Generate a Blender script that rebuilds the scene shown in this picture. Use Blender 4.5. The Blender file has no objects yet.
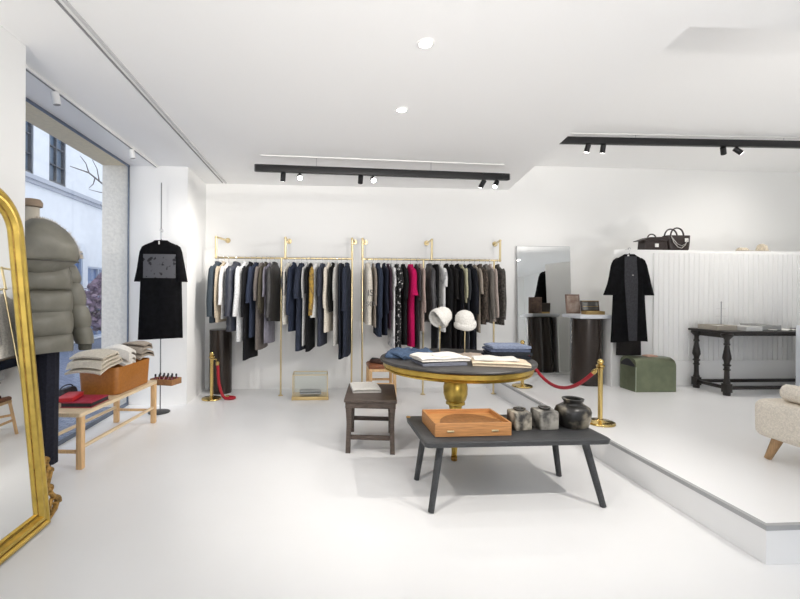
import bpy, bmesh, math, random
from math import sin, cos, pi, radians
from mathutils import Vector, Matrix, noise

random.seed(7)
SC = bpy.context.scene
COL = SC.collection
PLAT = 0.195          # height of the raised floor
CEIL, RECESS = 2.83, 3.18

# ------------------------------------------------------------------ materials
MATS = {}

def mat(name, col, rough=.6, metal=0., noise_scale=None, var=.0, bump=0., stretch=(1, 1, 1), spec=.5, col2=None,
        lo=.35, hi=.65, sheen=0., coat=0.):
    """A principled material with optional noise colour variation and bump."""
    if name in MATS:
        return MATS[name]
    m = bpy.data.materials.new(name); m.use_nodes = True
    nt = m.node_tree; b = nt.nodes['Principled BSDF']
    b.inputs['Base Color'].default_value = (*col, 1)
    b.inputs['Roughness'].default_value = rough
    b.inputs['Metallic'].default_value = metal
    b.inputs['Specular IOR Level'].default_value = spec
    if sheen: b.inputs['Sheen Weight'].default_value = sheen
    if coat: b.inputs['Coat Weight'].default_value = coat
    if noise_scale:
        tc = nt.nodes.new('ShaderNodeTexCoord'); mp = nt.nodes.new('ShaderNodeMapping')
        mp.inputs['Scale'].default_value = stretch
        nt.links.new(tc.outputs['Object'], mp.inputs['Vector'])
        n = nt.nodes.new('ShaderNodeTexNoise'); n.inputs['Scale'].default_value = noise_scale; n.inputs['Detail'].default_value = 4
        nt.links.new(mp.outputs[0], n.inputs['Vector'])
        if var or col2:
            r = nt.nodes.new('ShaderNodeValToRGB')
            c2 = col2 or tuple(min(1, c * (1 + var)) for c in col)
            c1 = col if col2 else tuple(c * (1 - var) for c in col)
            r.color_ramp.elements[0].color = (*c1, 1); r.color_ramp.elements[1].color = (*c2, 1)
            r.color_ramp.elements[0].position = lo; r.color_ramp.elements[1].position = hi
            nt.links.new(n.outputs[0], r.inputs[0]); nt.links.new(r.outputs[0], b.inputs['Base Color'])
        if bump:
            bp = nt.nodes.new('ShaderNodeBump'); bp.inputs['Strength'].default_value = bump; bp.inputs['Distance'].default_value = .01
            nt.links.new(n.outputs[0], bp.inputs['Height']); nt.links.new(bp.outputs[0], b.inputs['Normal'])
    MATS[name] = m
    return m

def fabric(name, col, var=.18, rough=.9):
    return mat(name, col, rough, 0, 60, var, .25, spec=.2)

def emit(name, col, strength):
    if name in MATS: return MATS[name]
    m = bpy.data.materials.new(name); m.use_nodes = True
    b = m.node_tree.nodes['Principled BSDF']
    b.inputs['Base Color'].default_value = (*col, 1)
    b.inputs['Emission Color'].default_value = (*col, 1); b.inputs['Emission Strength'].default_value = strength
    MATS[name] = m
    return m

def glass(name, tint=(1, 1, 1), refl=.06):
    if name in MATS: return MATS[name]
    m = bpy.data.materials.new(name); m.use_nodes = True
    nt = m.node_tree; nt.nodes.clear()
    o = nt.nodes.new('ShaderNodeOutputMaterial'); mx = nt.nodes.new('ShaderNodeMixShader')
    t = nt.nodes.new('ShaderNodeBsdfTransparent'); g = nt.nodes.new('ShaderNodeBsdfGlossy')
    t.inputs[0].default_value = (*tint, 1); g.inputs['Roughness'].default_value = .02
    mx.inputs[0].default_value = refl
    nt.links.new(t.outputs[0], mx.inputs[1]); nt.links.new(g.outputs[0], mx.inputs[2]); nt.links.new(mx.outputs[0], o.inputs[0])
    MATS[name] = m
    return m

def brick_mat(name, c1, c2, mortar, scale, bump=.4):
    m = bpy.data.materials.new(name); m.use_nodes = True
    nt = m.node_tree; b = nt.nodes['Principled BSDF']; b.inputs['Roughness'].default_value = .8
    tc = nt.nodes.new('ShaderNodeTexCoord'); br = nt.nodes.new('ShaderNodeTexBrick')
    br.inputs['Color1'].default_value = (*c1, 1); br.inputs['Color2'].default_value = (*c2, 1); br.inputs['Mortar'].default_value = (*mortar, 1)
    br.inputs['Scale'].default_value = scale; br.inputs['Mortar Size'].default_value = .03
    nt.links.new(tc.outputs['Object'], br.inputs['Vector']); nt.links.new(br.outputs['Color'], b.inputs['Base Color'])
    bp = nt.nodes.new('ShaderNodeBump'); bp.inputs['Strength'].default_value = bump
    nt.links.new(br.outputs['Fac'], bp.inputs['Height']); bp.invert = True; nt.links.new(bp.outputs[0], b.inputs['Normal'])
    MATS[name] = m
    return m

WHITE = mat('white_paint', (.90, .90, .89), .7, 0, 300, .01, .02)
CEILM = mat('ceiling_paint', (.93, .93, .93), .8, 0, 300, .01, .02)
FLOORM = mat('white_epoxy', (.86, .862, .865), .32, 0, 1.2, .012, .01, spec=.4)
EDGE = mat('grey_edge_strip', (.38, .385, .39), .5)
PANELW = mat('white_lacquer', (.86, .86, .85), .45)
STUCCO = mat('stucco', (.90, .87, .80), .95, 0, 28, .06, .6)
SOFFIT = mat('soffit_render', (.80, .70, .50), .9, 0, 30, .06, .2)
FRAMEM = mat('added_window_blue_grey', (.12, .15, .21), .4)
GLASS = glass('window_glass')
BRASS = mat('brushed_brass', (.74, .61, .36), .28, 1., 40, .05, .02, (1, 1, 8))
POLBRASS = mat('polished_brass', (.68, .50, .19), .14, 1.)
GILT = mat('gilded_wood', (.56, .385, .085), .32, .85, 14, .14, .05)
GILTDARK = mat('dark_gilt_shade', (.38, .22, .06), .4, .7, 30, .5, .4)
MIRROR = mat('mirror_silver', (.90, .91, .90), .0, 1.)
BLACKM = mat('black_metal', (.012, .012, .013), .45, .2)
CHROME = mat('chrome', (.7, .7, .72), .15, 1.)
DARKTOP = mat('slate_table_top', (.035, .033, .032), .42, 0, 9, .25, .05)
BLACKWOOD = mat('charcoal_stained_wood', (.040, .042, .045), .5, 0, 18, .25, .12, (1, 12, 12))
DARKWOOD = mat('dark_brown_wood', (.080, .058, .046), .5, 0, 16, .4, .15, (1, 10, 10))
EBONY = mat('dark_turned_oak', (.016, .012, .010), .38, 0, 20, .4, .1, (8, 8, 1))
ASH = mat('pale_ash_wood', (.72, .57, .38), .5, 0, 8, .12, .05, (12, 1, 12))
ASHV = mat('pale_ash_leg', (.66, .43, .22), .5, 0, 8, .12, .05, (12, 12, 1))
OAK = mat('warm_oak', (.46, .215, .075), .42, 0, 9, .2, .06, (1, 14, 14))
OAKIN = mat('brown_half_disc', (.24, .105, .035), .5, 0, 40, .15, .1)
OAKLEG = mat('oiled_oak_leg', (.36, .22, .11), .5, 0, 9, .2, .06, (14, 14, 1))
TAN = mat('tan_leather', (.36, .135, .022), .45, 0, 50, .1, .1)
BROWNLEATHER = mat('dark_brown_leather', (.05, .022, .014), .4, 0, 60, .2, .1)
COGNAC = mat('cognac_leather', (.20, .07, .03), .4, 0, 60, .2, .1)
BRONZE = mat('dark_bronze_laminate', (.040, .031, .026), .24, .4, 4, .10, 0, (8, 8, .3))
BOUCLE = mat('cream_boucle', (.78, .72, .63), .95, 0, 90, .10, .9, spec=.1)
GREEN = mat('green_lacquer_metal', (.20, .225, .145), .36, .7, 12, .1, .02)
RED = mat('red_velvet', (.36, .004, .016), .6)
BOOKRED = mat('red_card', (.55, .03, .04), .5)
BOOKCRIM = mat('crimson_card', (.36, .02, .05), .5)
INK = mat('ink_black_card', (.02, .02, .025), .5)
PAPER = mat('white_paper', (.80, .79, .76), .7)
VELVET = mat('black_velvet', (.004, .004, .005), .85, 0, 20, .4, .12, spec=.12)
CHARCOAL = fabric('charcoal_cloth', (.040, .040, .045))

# ------------------------------------------------------------------ mesh builder
class MB:
    def __init__(s): s.bm = bmesh.new()
    def box(s, c, size, rot=None, bev=0, seg=2):
        g = bmesh.ops.create_cube(s.bm, size=1)
        M = Matrix.Translation(c) @ (rot.to_4x4() if rot else Matrix()) @ Matrix.Diagonal((*size, 1))
        bmesh.ops.transform(s.bm, matrix=M, verts=g['verts'])
        if bev:
            es = list({e for v in g['verts'] for e in v.link_edges})
            bmesh.ops.bevel(s.bm, geom=es, offset=bev, segments=seg, affect='EDGES', profile=.5)
        return s
    def bar(s, p0, p1, w, d, bev=0, up=(0, 0, 1)):
        """A rectangular bar from p0 to p1."""
        p0, p1 = Vector(p0), Vector(p1); z = (p1 - p0).normalized()
        x = Vector(up).cross(z)
        if x.length < 1e-4: x = Vector((1, 0, 0))
        x.normalize(); y = z.cross(x)
        R = Matrix((x, y, z)).transposed()
        return s.box((p0 + p1) / 2, (w, d, (p1 - p0).length), R, bev)
    def rings(s, rings, cap0=True, cap1=True, closed=False):
        vs = [[s.bm.verts.new(p) for p in r] for r in rings]
        n = len(vs[0]); m = len(vs)
        for i in range(m if closed else m - 1):
            a, b = vs[i], vs[(i + 1) % m]
            for j in range(n):
                s.bm.faces.new((a[j], a[(j + 1) % n], b[(j + 1) % n], b[j]))
        if not closed:
            if cap0: s.bm.faces.new(vs[0][::-1])
            if cap1: s.bm.faces.new(vs[-1])
        return s
    def tube(s, pts, r, seg=10, cap=True, closed=False):
        pts = [Vector(p) for p in pts]; n = len(pts)
        rr = r if isinstance(r, (list, tuple)) else [r] * n
        out = []; px = None
        for i, p in enumerate(pts):
            a = pts[(i - 1) % n] if closed or i else pts[i]
            b = pts[(i + 1) % n] if closed or i < n - 1 else pts[i]
            t = (b - a).normalized()
            if px is None:
                px = t.orthogonal().normalized()
            px = (px - t * px.dot(t))
            if px.length < 1e-5: px = t.orthogonal()
            px.normalize(); py = t.cross(px)
            out.append([p + (px * cos(2 * pi * k / seg) + py * sin(2 * pi * k / seg)) * rr[i] for k in range(seg)])
        return s.rings(out, cap, cap, closed)
    def lathe(s, prof, seg=28, c=(0, 0, 0), sx=1, sy=1, cap=True):
        c = Vector(c)
        return s.rings([[c + Vector((r * sx * cos(2 * pi * k / seg), r * sy * sin(2 * pi * k / seg), z)) for k in range(seg)] for r, z in prof], cap, cap)
    def sphere(s, c, r, seg=20, ring=12):
        rx, ry, rz = r if isinstance(r, (tuple, list)) else (r, r, r)
        g = bmesh.ops.create_uvsphere(s.bm, u_segments=seg, v_segments=ring, radius=1)
        bmesh.ops.transform(s.bm, matrix=Matrix.Translation(c) @ Matrix.Diagonal((rx, ry, rz, 1)), verts=g['verts'])
        return s
    def prism(s, pts, a, b, axis='z'):
        """pts: outline in the two other axes, extruded from a to b along axis."""
        f = {'z': lambda u, v, w: (u, v, w), 'y': lambda u, v, w: (u, w, v), 'x': lambda u, v, w: (w, u, v)}[axis]
        return s.rings([[Vector(f(u, v, w)) for u, v in pts] for w in (a, b)])
    def xf(s, M):
        bmesh.ops.transform(s.bm, matrix=M, verts=s.bm.verts); return s
    def wobble(s, amp, scale, seed=0, zscale=1.):
        for v in s.bm.verts:
            d = noise.noise_vector(v.co * scale + Vector((seed * 7.3, seed * 3.1, seed)))
            v.co += Vector((d.x, d.y, d.z * zscale)) * amp
        return s
    def build(s, name, m, parent=None, loc=(0, 0, 0), rz=0, smooth=True, angle=40):
        bmesh.ops.recalc_face_normals(s.bm, faces=s.bm.faces)
        me = bpy.data.meshes.new(name); s.bm.to_mesh(me); s.bm.free()
        me.materials.append(m)
        if smooth:
            for p in me.polygons: p.use_smooth = True
            me.set_sharp_from_angle(angle=radians(angle))
        o = bpy.data.objects.new(name, me); COL.objects.link(o)
        o.location = loc; o.rotation_euler.z = rz
        if parent: o.parent = parent
        return o

def tag(o, label, cat, group=None):
    o['label'] = label; o['category'] = cat
    if group: o['group'] = group
    return o
def thing(name, label, cat, loc=(0, 0, 0), rz=0, group=None):
    o = bpy.data.objects.new(name, None); COL.objects.link(o)
    o.location = loc; o.rotation_euler.z = rz; o.empty_display_size = .1
    return tag(o, label, cat, group)
def struct(o):
    o['kind'] = 'structure'; return o
def copy_tree(o, parent=None):
    c = o.copy(); COL.objects.link(c)
    if parent: c.parent = parent
    for ch in list(o.children): copy_tree(ch, c)
    return c
def lerp(a, b, t): return a + (b - a) * t
def interp(keys, x):
    for (x0, y0), (x1, y1) in zip(keys, keys[1:]):
        if x <= x1: return lerp(y0, y1, (x - x0) / (x1 - x0) if x1 > x0 else 1)
    return keys[-1][1]
def rrect(x0, y0, x1, y1, r, n=5):
    out = []
    for cx, cy, a in ((x1 - r, y1 - r, 0), (x0 + r, y1 - r, pi / 2), (x0 + r, y0 + r, pi), (x1 - r, y0 + r, 1.5 * pi)):
        for k in range(n + 1):
            t = a + pi / 2 * k / n; out.append((cx + r * cos(t), cy + r * sin(t)))
    return out

# ------------------------------------------------------------------ room shell
XL, XR, YF, YB = -2.27, 7.2, -3.0, 6.02
struct(MB().box(((XL + XR) / 2, (YF + YB) / 2, -.06), (XR - XL, YB - YF, .12)).build('floor', FLOORM))
# raised floor over the right side, with a grey edge strip along its two open sides
PA, PB, PC, PD = (2.22, 2.015), (2.345, YB - .001), (XR - .001, YB - .001), (XR - .001, 2.035)
struct(MB().prism([PA, PD, PC, PB], .001, PLAT).build('floor_platform', FLOORM, smooth=False))
e = MB()
e.prism([(PA[0] - .004, PA[1] - .004), (PA[0] + .022, PA[1] + .02), (PB[0] + .022, PB[1]), (PB[0] - .004, PB[1])], PLAT - .022, PLAT + .003)
e.prism([(PA[0] - .004, PA[1] - .004), (PD[0], PD[1] - .004), (PD[0], PD[1] + .02), (PA[0] + .022, PA[1] + .02)], PLAT - .022, PLAT + .0035)
struct(e.build('trim_1', EDGE, smooth=False))
struct(MB().box(((XL + XR) / 2, YB + .1, 1.75), (XR - XL + .4, .2, 3.5)).build('wall_back', WHITE))
struct(MB().box((XR + .1, (YF + YB) / 2, 1.75), (.2, YB - YF, 3.5)).build('wall_right', WHITE))
f_ = MB()
f_.box(((XL + XR) / 2, YF - .1, 3.1), (XR - XL + .4, .2, .8)).box((XL + 1.1, YF - .1, 1.35), (2.6, .2, 2.7)).box((XR - .9, YF - .1, 1.35), (2.6, .2, 2.7)).box(((XL + XR) / 2, YF - .1, .12), (XR - XL - 1, .2, .24))  # window opening in the unseen front wall, added to let daylight in
struct(f_.build('wall_front', WHITE, smooth=False))
fw = MB()
for k in range(5): fw.box((lerp(XL + 2.43, XR - 2.23, k / 4), YF - .1, 1.47), (.05, .06, 2.46))
struct(fw.build('added_front_window', FRAMEM, smooth=False))  # mullions of the added, unseen window behind the viewer
struct(MB().box((-2.20, (YF + 2.72) / 2, 1.415), (.80, 2.72 - YF, 2.829)).build('wall_left', WHITE))
struct(MB().box((-1.943, (5.22 + YB) / 2, 1.415), (.686, YB - 5.22, 2.829)).build('wall_left_end', WHITE))
# lower ceiling with the recess over the platform cut out, and the recess ceiling above it
RA, RB = (2.02, 2.26), (2.66, YB)
c = MB()
c.prism([(XL - .016, YF), (XR, YF), (XR, RA[1]), RA, RB, (XL - .016, YB)], CEIL, RECESS + .2)
struct(c.build('ceiling', CEILM, smooth=False))
struct(MB().prism([(RA[0] + .002, RA[1] + .002), (XR, RA[1] + .002), (XR, YB), (RB[0] + .002, YB)], RECESS, RECESS + .2).build('ceiling_recess', CEILM, smooth=False))
# thin slot along the ceiling and the niche track
s = MB().box((-1.36, 2.0, CEIL - .004), (.012, 7.9, .008))
struct(s.build('trim_2', mat('slot_line_grey', (.30, .30, .30), .6), smooth=False))
struct(MB().box((-1.315, 2.0, CEIL - .006), (.02, 7.9, .012)).build('trim_3', mat('slot_lip', (.6, .6, .6), .6), smooth=False))

# ------------------------------------------------------------------ window and what lies outside
w = struct(MB().box((-2.2785, 3.97, .02), (.014, 2.49, .04)).box((-2.2785, 3.97, 2.817), (.014, 2.49, .022)).box((-2.2785, 5.209, 1.415), (.014, .02, 2.82)).box((-2.2785, 2.731, 1.415), (.014, .02, 2.82)).build('window_1', FRAMEM, smooth=False))
MB().box((-2.2785, 3.97, 1.415), (.006, 2.45, 2.77)).build('pane', GLASS, w, smooth=False)
struct(MB().box((-2.436, 5.82, 1.3), (.298, 1.2, 3.2)).build('wall_exterior_pier', STUCCO, smooth=False))
struct(MB().box((-2.436, 2.0, 3.1), (.298, 6.44, .55)).build('wall_exterior_lintel', SOFFIT, smooth=False))
PAVE = brick_mat('blue_cobble', (.16, .20, .30), (.24, .29, .40), (.08, .10, .16), 5)
struct(MB().box((-9.6, 8, -.08), (14.6, 40, .12)).build('street', PAVE, smooth=False))

FX = -6.3
FACADE = mat('white_facade_render', (.74, .77, .82), .9, 0, 5, .03, .05)
FWIN = mat('dark_window_glass', (.10, .15, .22), .12, 0)
FWIN2 = mat('blue_window_glass', (.12, .19, .36), .12, 0)
bld = thing('street_house', 'white rendered house across the street with dark barred upper windows', 'building', (FX, 11, 0))
def facade(parent):
    w = MB()
    opens = [(-1.88, -1.22, 3.88, 5.6), (-.68, -.03, 3.88, 5.6), (2.0, 2.6, 3.88, 5.6), (-.35, .75, .05, 2.35), (.98, 2.2, .05, 2.0)]
    # wall built from strips around the openings
    ys = sorted({-9.0, 9.0, *[o[0] for o in opens], *[o[1] for o in opens]})
    for a, b in zip(ys, ys[1:]):
        zs = [0]
        for o in sorted(opens, key=lambda o: o[2]):
            if o[0] <= a + 1e-6 and o[1] >= b - 1e-6: zs += [o[2], o[3]]
        zs.append(8.0)
        for z0, z1 in zip(zs[::2], zs[1::2]):
            w.box((-.15, (a + b) / 2, (z0 + z1) / 2), (.3, b - a, z1 - z0))
    w.build('wall', FACADE, parent, smooth=False)
    MB().box((.05, 0, 3.78), (.16, 18, .10), bev=.01).box((.02, 0, 3.70), (.1, 18, .08)).build('cornice', mat('grey_cornice', (.42, .45, .52), .8), parent, smooth=False)
    for k, (a, b, z0, z1) in enumerate(opens):
        up = z0 > 3
        f = MB(); t = .05
        for y in (a + t / 2, b - t / 2): f.box((-.06, y, (z0 + z1) / 2), (.08, t, z1 - z0))
        for z in (z0 + t / 2, z1 - t / 2): f.box((-.06, (a + b) / 2, z), (.08, b - a, t))
        f.box((-.06, (a + b) / 2, (z0 + z1) / 2), (.06, .03, z1 - z0))
        n = 4 if up else 2
        for j in range(1, n): f.box((-.06, (a + b) / 2, lerp(z0, z1, j / n)), (.05, b - a, .025))
        fr = f.build('window', mat('dark_window_frame', (.05, .06, .08), .5) if up else mat('blue_door_frame', (.42, .48, .60), .5), parent, smooth=False)
        MB().box((-.10, (a + b) / 2, (z0 + z1) / 2), (.02, b - a - .02, z1 - z0 - .02)).build('glass', FWIN if up else FWIN2, fr, smooth=False)
facade(bld)
# purple leaved bush and bare twigs in front of the house
bush = thing('purple_bush', 'purple leaved bush in front of the white house outside the window', 'bush', (-5.2, 10.75, -.02))
b = MB(); rnd = random.Random(3)
for k in range(900):
    a, r, z = rnd.uniform(0, 2 * pi), rnd.random() ** .5, rnd.random()
    R = .75 * sin(pi * (.15 + .8 * z))
    p = Vector((r * R * cos(a) * .7, r * R * sin(a), .45 + z * 1.35))
    M = Matrix.Translation(p) @ Matrix.Rotation(rnd.uniform(0, 6), 4, Vector((rnd.random(), rnd.random(), rnd.random() + .01)))
    vs = [b.bm.verts.new(M @ Vector(q)) for q in ((-.085, 0, 0), (0, -.055, .015), (.095, 0, 0), (0, .055, .015))]
    b.bm.faces.new(vs)
b.build('foliage', mat('purple_leaves', (.26, .18, .26), .7, 0, 3, .4), bush, smooth=False)
b = MB()
for k in range(7):
    a = k * .9; b.tube([(0, 0, 0), (.1 * cos(a), .1 * sin(a), .4), (.35 * cos(a), .4 * sin(a), 1.0)], [.03, .02, .008], 6)
b.build('stem', mat('twig_bark', (.07, .05, .05), .9), bush)
br = MB(); rnd = random.Random(5)
base = Vector((0, 0, 0))
br.tube([(0, .2, 0), (.03, .1, 1.6), (0, -.05, 3.2), (.05, -.3, 4.15), (0, -1.1, 4.32), (0, -1.9, 4.25)], [.07, .055, .035, .025, .018, .008], 7)
for (y, z, dy, dz) in ((-.2, 4.0, -.9, -.1), (-.05, 3.3, -.5, .35), (-.6, 4.25, -.35, .45), (-1.1, 4.32, -.4, .3), (0, 3.7, .5, .7), (-.8, 4.28, -.3, -.35)):
    br.tube([(0, y, z), (.03, y + dy * .5, z + dz * .6), (0, y + dy, z + dz)], [.016, .011, .005], 6)
tag(br.build('bare_tree', MATS['twig_bark'], None, (-5.85, 12.25, -.02)), 'bare thin branched tree against the white house outside', 'tree')

# ------------------------------------------------------------------ half wall with grooved panelling
struct(MB().prism([(3.62, 5.14), (XR - .002, 5.14), (XR - .002, 5.58), (3.96, 5.58)], PLAT + .001, 1.90).build('wall_half_height', PANELW, smooth=False))
g = MB()
pts = []; x = 4.13; z = 5.139
pts.append((x, z)); n = 0
while x < XR - .1:
    pts += [(x, z - .022), (x + .052, z - .022), (x + .058, z - .012), (x + .064, z - .012), (x + .066, z - .022)]
    x += .066
pts.append((x, z))
g.prism(pts, .52, 1.86)
g.build('trim_4', PANELW, smooth=False); struct(bpy.data.objects['trim_4'])
struct(MB().box(((4.13 + XR) / 2, 5.127, .36), (XR - 4.13, .024, .315)).build('baseboard_right', PANELW, smooth=False))

# ------------------------------------------------------------------ ceiling lights
LENS = emit('lamp_lens', (1, .98, .95), 25)
def ceiling_downlight(x, y, label):
    t = thing('downlight', label, 'downlight', (x, y, CEIL), group='recessed ceiling downlights')
    MB().lathe([(.034, -.001), (.050, -.001), (.050, -.006), (.040, -.009), (.034, -.001)], 24, cap=False).build('bezel', PANELW, t)
    MB().lathe([(.034, -.002), (.034, -.005), (.001, -.006)], 20).build('lens', LENS, t)
def add_area(x, y, z, power, size, col=(1, .97, .93)):
    l = bpy.data.lights.new('ceiling_and_fill_light', 'AREA'); l.shape = 'DISK'; l.size = size; l.energy = power; l.color = col
    o = bpy.data.objects.new('ceiling_and_fill_light', l); COL.objects.link(o); o.location = (x, y, z)
def add_spot(loc, to, power, angle=70, blend=.8, r=.03, col=(1, .97, .93)):
    l = bpy.data.lights.new('track_and_fill_light', 'SPOT'); l.energy = power; l.spot_size = radians(angle); l.spot_blend = blend
    l.shadow_soft_size = r; l.color = col
    o = bpy.data.objects.new('track_and_fill_light', l); COL.objects.link(o); o.location = loc
    o.rotation_euler = (Vector(to) - Vector(loc)).to_track_quat('-Z', 'Y').to_euler()
ceiling_downlight(.605, 2.52, 'round recessed downlight nearer the viewer in the white ceiling')
ceiling_downlight(.635, 3.45, 'round recessed downlight nearer the black ceiling track')

def spot_head(parent, x, y, z, aim, m, lit):
    """A small cylinder spotlight on a stem, aimed along a direction."""
    d = Vector(aim).normalized(); p = Vector((x, y, z - .045))
    h = MB().tube([(x, y, z), tuple(p)], .009, 8)
    h.tube([tuple(p - d * .04), tuple(p - d * .036), tuple(p + d * .05)], [.02, .028, .028], 14)
    o = h.build('spotlight', m, parent)
    q = p + d * .0505
    MB().tube([tuple(q), tuple(q + d * .002)], [.024, .022], 14).build('lens', LENS if lit else mat('unlit_lens', (.3, .3, .3), .2), o)
    return q
def track(label, x0, x1, y, z, drop, heads, dy=0):
    t = thing('ceiling_track', label, 'track light', ((x0 + x1) / 2, y, z))
    L = x1 - x0
    M = Matrix.Rotation(math.atan2(dy, L), 4, 'Z')
    MB().box((0, 0, 0), (L, .055, .075), bev=.004).xf(M).build('housing', BLACKM, t)
    for e_ in (-1, 1): MB().box((e_ * (L / 2 + .004), 0, 0), (.01, .05, .068)).xf(M).build('end_cap', mat('grey_cap', (.2, .2, .2), .4), t)
    for fx in (-.27, .18):
        MB().tube([(fx * L, 0, .037), (fx * L, 0, drop)], .004, 6).xf(M).build('suspension_cable', CHROME, t)
    MB().box((0, 0, drop - .006), (L * .96, .02, .01)).xf(M).build('ceiling_plate', PANELW, t)
    for hx, aim, lit in heads:
        spot_head(t, hx - (x0 + x1) / 2, dy * (hx - (x0 + x1) / 2) / L, -.035, aim, BLACKM, lit)
    return t
LZ = 2.685
track('shorter black ceiling track above the clothes rails', -.73, 2.14, 4.77, LZ, CEIL - LZ,
      [(-.43, (-.1, .5, -.8), 1), (-.25, (.1, -.9, -.5), 1), (.42, (0, .8, -.9), 0), (.56, (.05, -.9, -.45), 1), (1.83, (-.3, .6, -.8), 1), (1.99, (-.5, -.5, -.9), 1)], .14)
track('longer black ceiling track above the raised floor', 2.68, 6.6, 4.70, 3.095, RECESS - 3.095,
      [(3.02, (-.1, .3, -.9), 1), (3.2, (.2, .5, -.9), 1), (4.62, (.5, .4, -.7), 1), (4.79, (.7, -.2, -.6), 1)], -.1)
t = thing('white_ceiling_track', 'slim white ceiling track with white spotlights along the shop window', 'track light', (-1.96, 4.0, CEIL))
MB().box((0, 0, -.012), (.035, 2.42, .022)).build('housing', PANELW, t)
MB().box((0, 0, -.0235), (.012, 2.40, .003)).build('slot', mat('slot_grey', (.2, .2, .2)), t)
for yy in (-.72, .55):
    spot_head(t, 0, yy, -.022, (.15, .1, -1), PANELW, False)

# ------------------------------------------------------------------ garments
def torso(prof, th, L, seed=0, fold=.006, freq=38, quilt=0, n=30, rows=30, caps=True, neck=False):
    """A hanging garment body: x is its width, y its thickness, z runs down from 0."""
    rings = []; rnd = random.Random(seed); ph = rnd.uniform(0, 6); ph2 = rnd.uniform(0, 6)
    zs = [0, .006, .02, .04, .06, .085, .115, .15] + [.15 + (L - .15) * k / rows for k in range(1, rows + 1)]
    for z in zs:
        if z > L: break
        hw = interp(prof, z)
        b = th / 2 * interp([(0, .72), (.02, .76), (.1, .92), (.3, 1), (L, 1.0)], z)
        if quilt and z > .12:
            q = abs(sin(pi * (z - .12) / quilt)) ** .4
            b *= .80 + .26 * q; hw *= .98 + .03 * q
        k0 = min(1, z / .3)
        hem = .012 * sin(ph2 + 3) if z > L - .01 else 0
        ring = []
        for i in range(n):
            a = 2 * pi * i / n; c, s_ = cos(a), sin(a)
            x = hw * math.copysign(abs(c) ** .75, c); y = b * math.copysign(abs(s_) ** .7, s_)
            y += fold * k0 * sin(freq * x + ph + 2.2 * z) + fold * .5 * k0 * sin(freq * 1.9 * x + ph2)
            ring.append(Vector((x, y, -z - hem - (.01 * sin(9 * x + ph2) if z > L - .01 else 0))))
        rings.append(ring)
    return MB().rings(rings, caps and not neck, caps)
def sleeve(side, x0, out, length, rx, ry, ztop=.055, quilt=0, cuff=.75, yo=0, seed=0, rows=16, n=16):
    rings = []
    for k in range(rows + 1):
        t = k / rows; z = ztop + length * t
        fx = interp([(0, .35), (.06, .8), (.2, 1), (.7, .95), (1, cuff)], t)
        if quilt:
            q = abs(sin(pi * length * t / quilt)) ** .35; fx *= .76 + .28 * q
        cx = side * (x0 + out * (t ** 1.1)) ; cy = yo * t + .004 * sin(7 * t + seed)
        rings.append([Vector((cx + rx * fx * cos(2 * pi * i / n), cy + ry * fx * sin(2 * pi * i / n) * (1 if t > .05 else .7), -z)) for i in range(n)])
    return MB().rings(rings)
HANGM = mat('black_hanger', (.014, .014, .016), .4)
def hanger(label, loc, rz, up, group=None, half=.19, m=None):
    """A clothes hanger: loc is the shoulder point, up the distance to the rail centre."""
    t = thing('clothes_hanger', label, 'hanger', loc, rz, group)
    MB().tube([(-half, 0, -.105), (-half * .6, 0, -.072), (-.03, 0, -.028), (0, 0, .004), (.03, 0, -.028), (half * .6, 0, -.072), (half, 0, -.105)], [.005, .005, .005, .0045, .005, .005, .005], 8).build('arms', m or HANGM, t)
    r = .019
    pts = [(0, 0, .01), (0, 0, up - 2 * r)] + [(r * sin(a), 0, up - r - r * cos(a)) for a in [pi * k / 8 for k in range(1, 13)]]
    MB().tube(pts, .003, 6).build('hook', CHROME, t)
    return t

RAILY, RAILZ = 5.65, 1.785
FG = 'garments on the brass rails'
def C(r, g, b): return (r, g, b)
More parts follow.
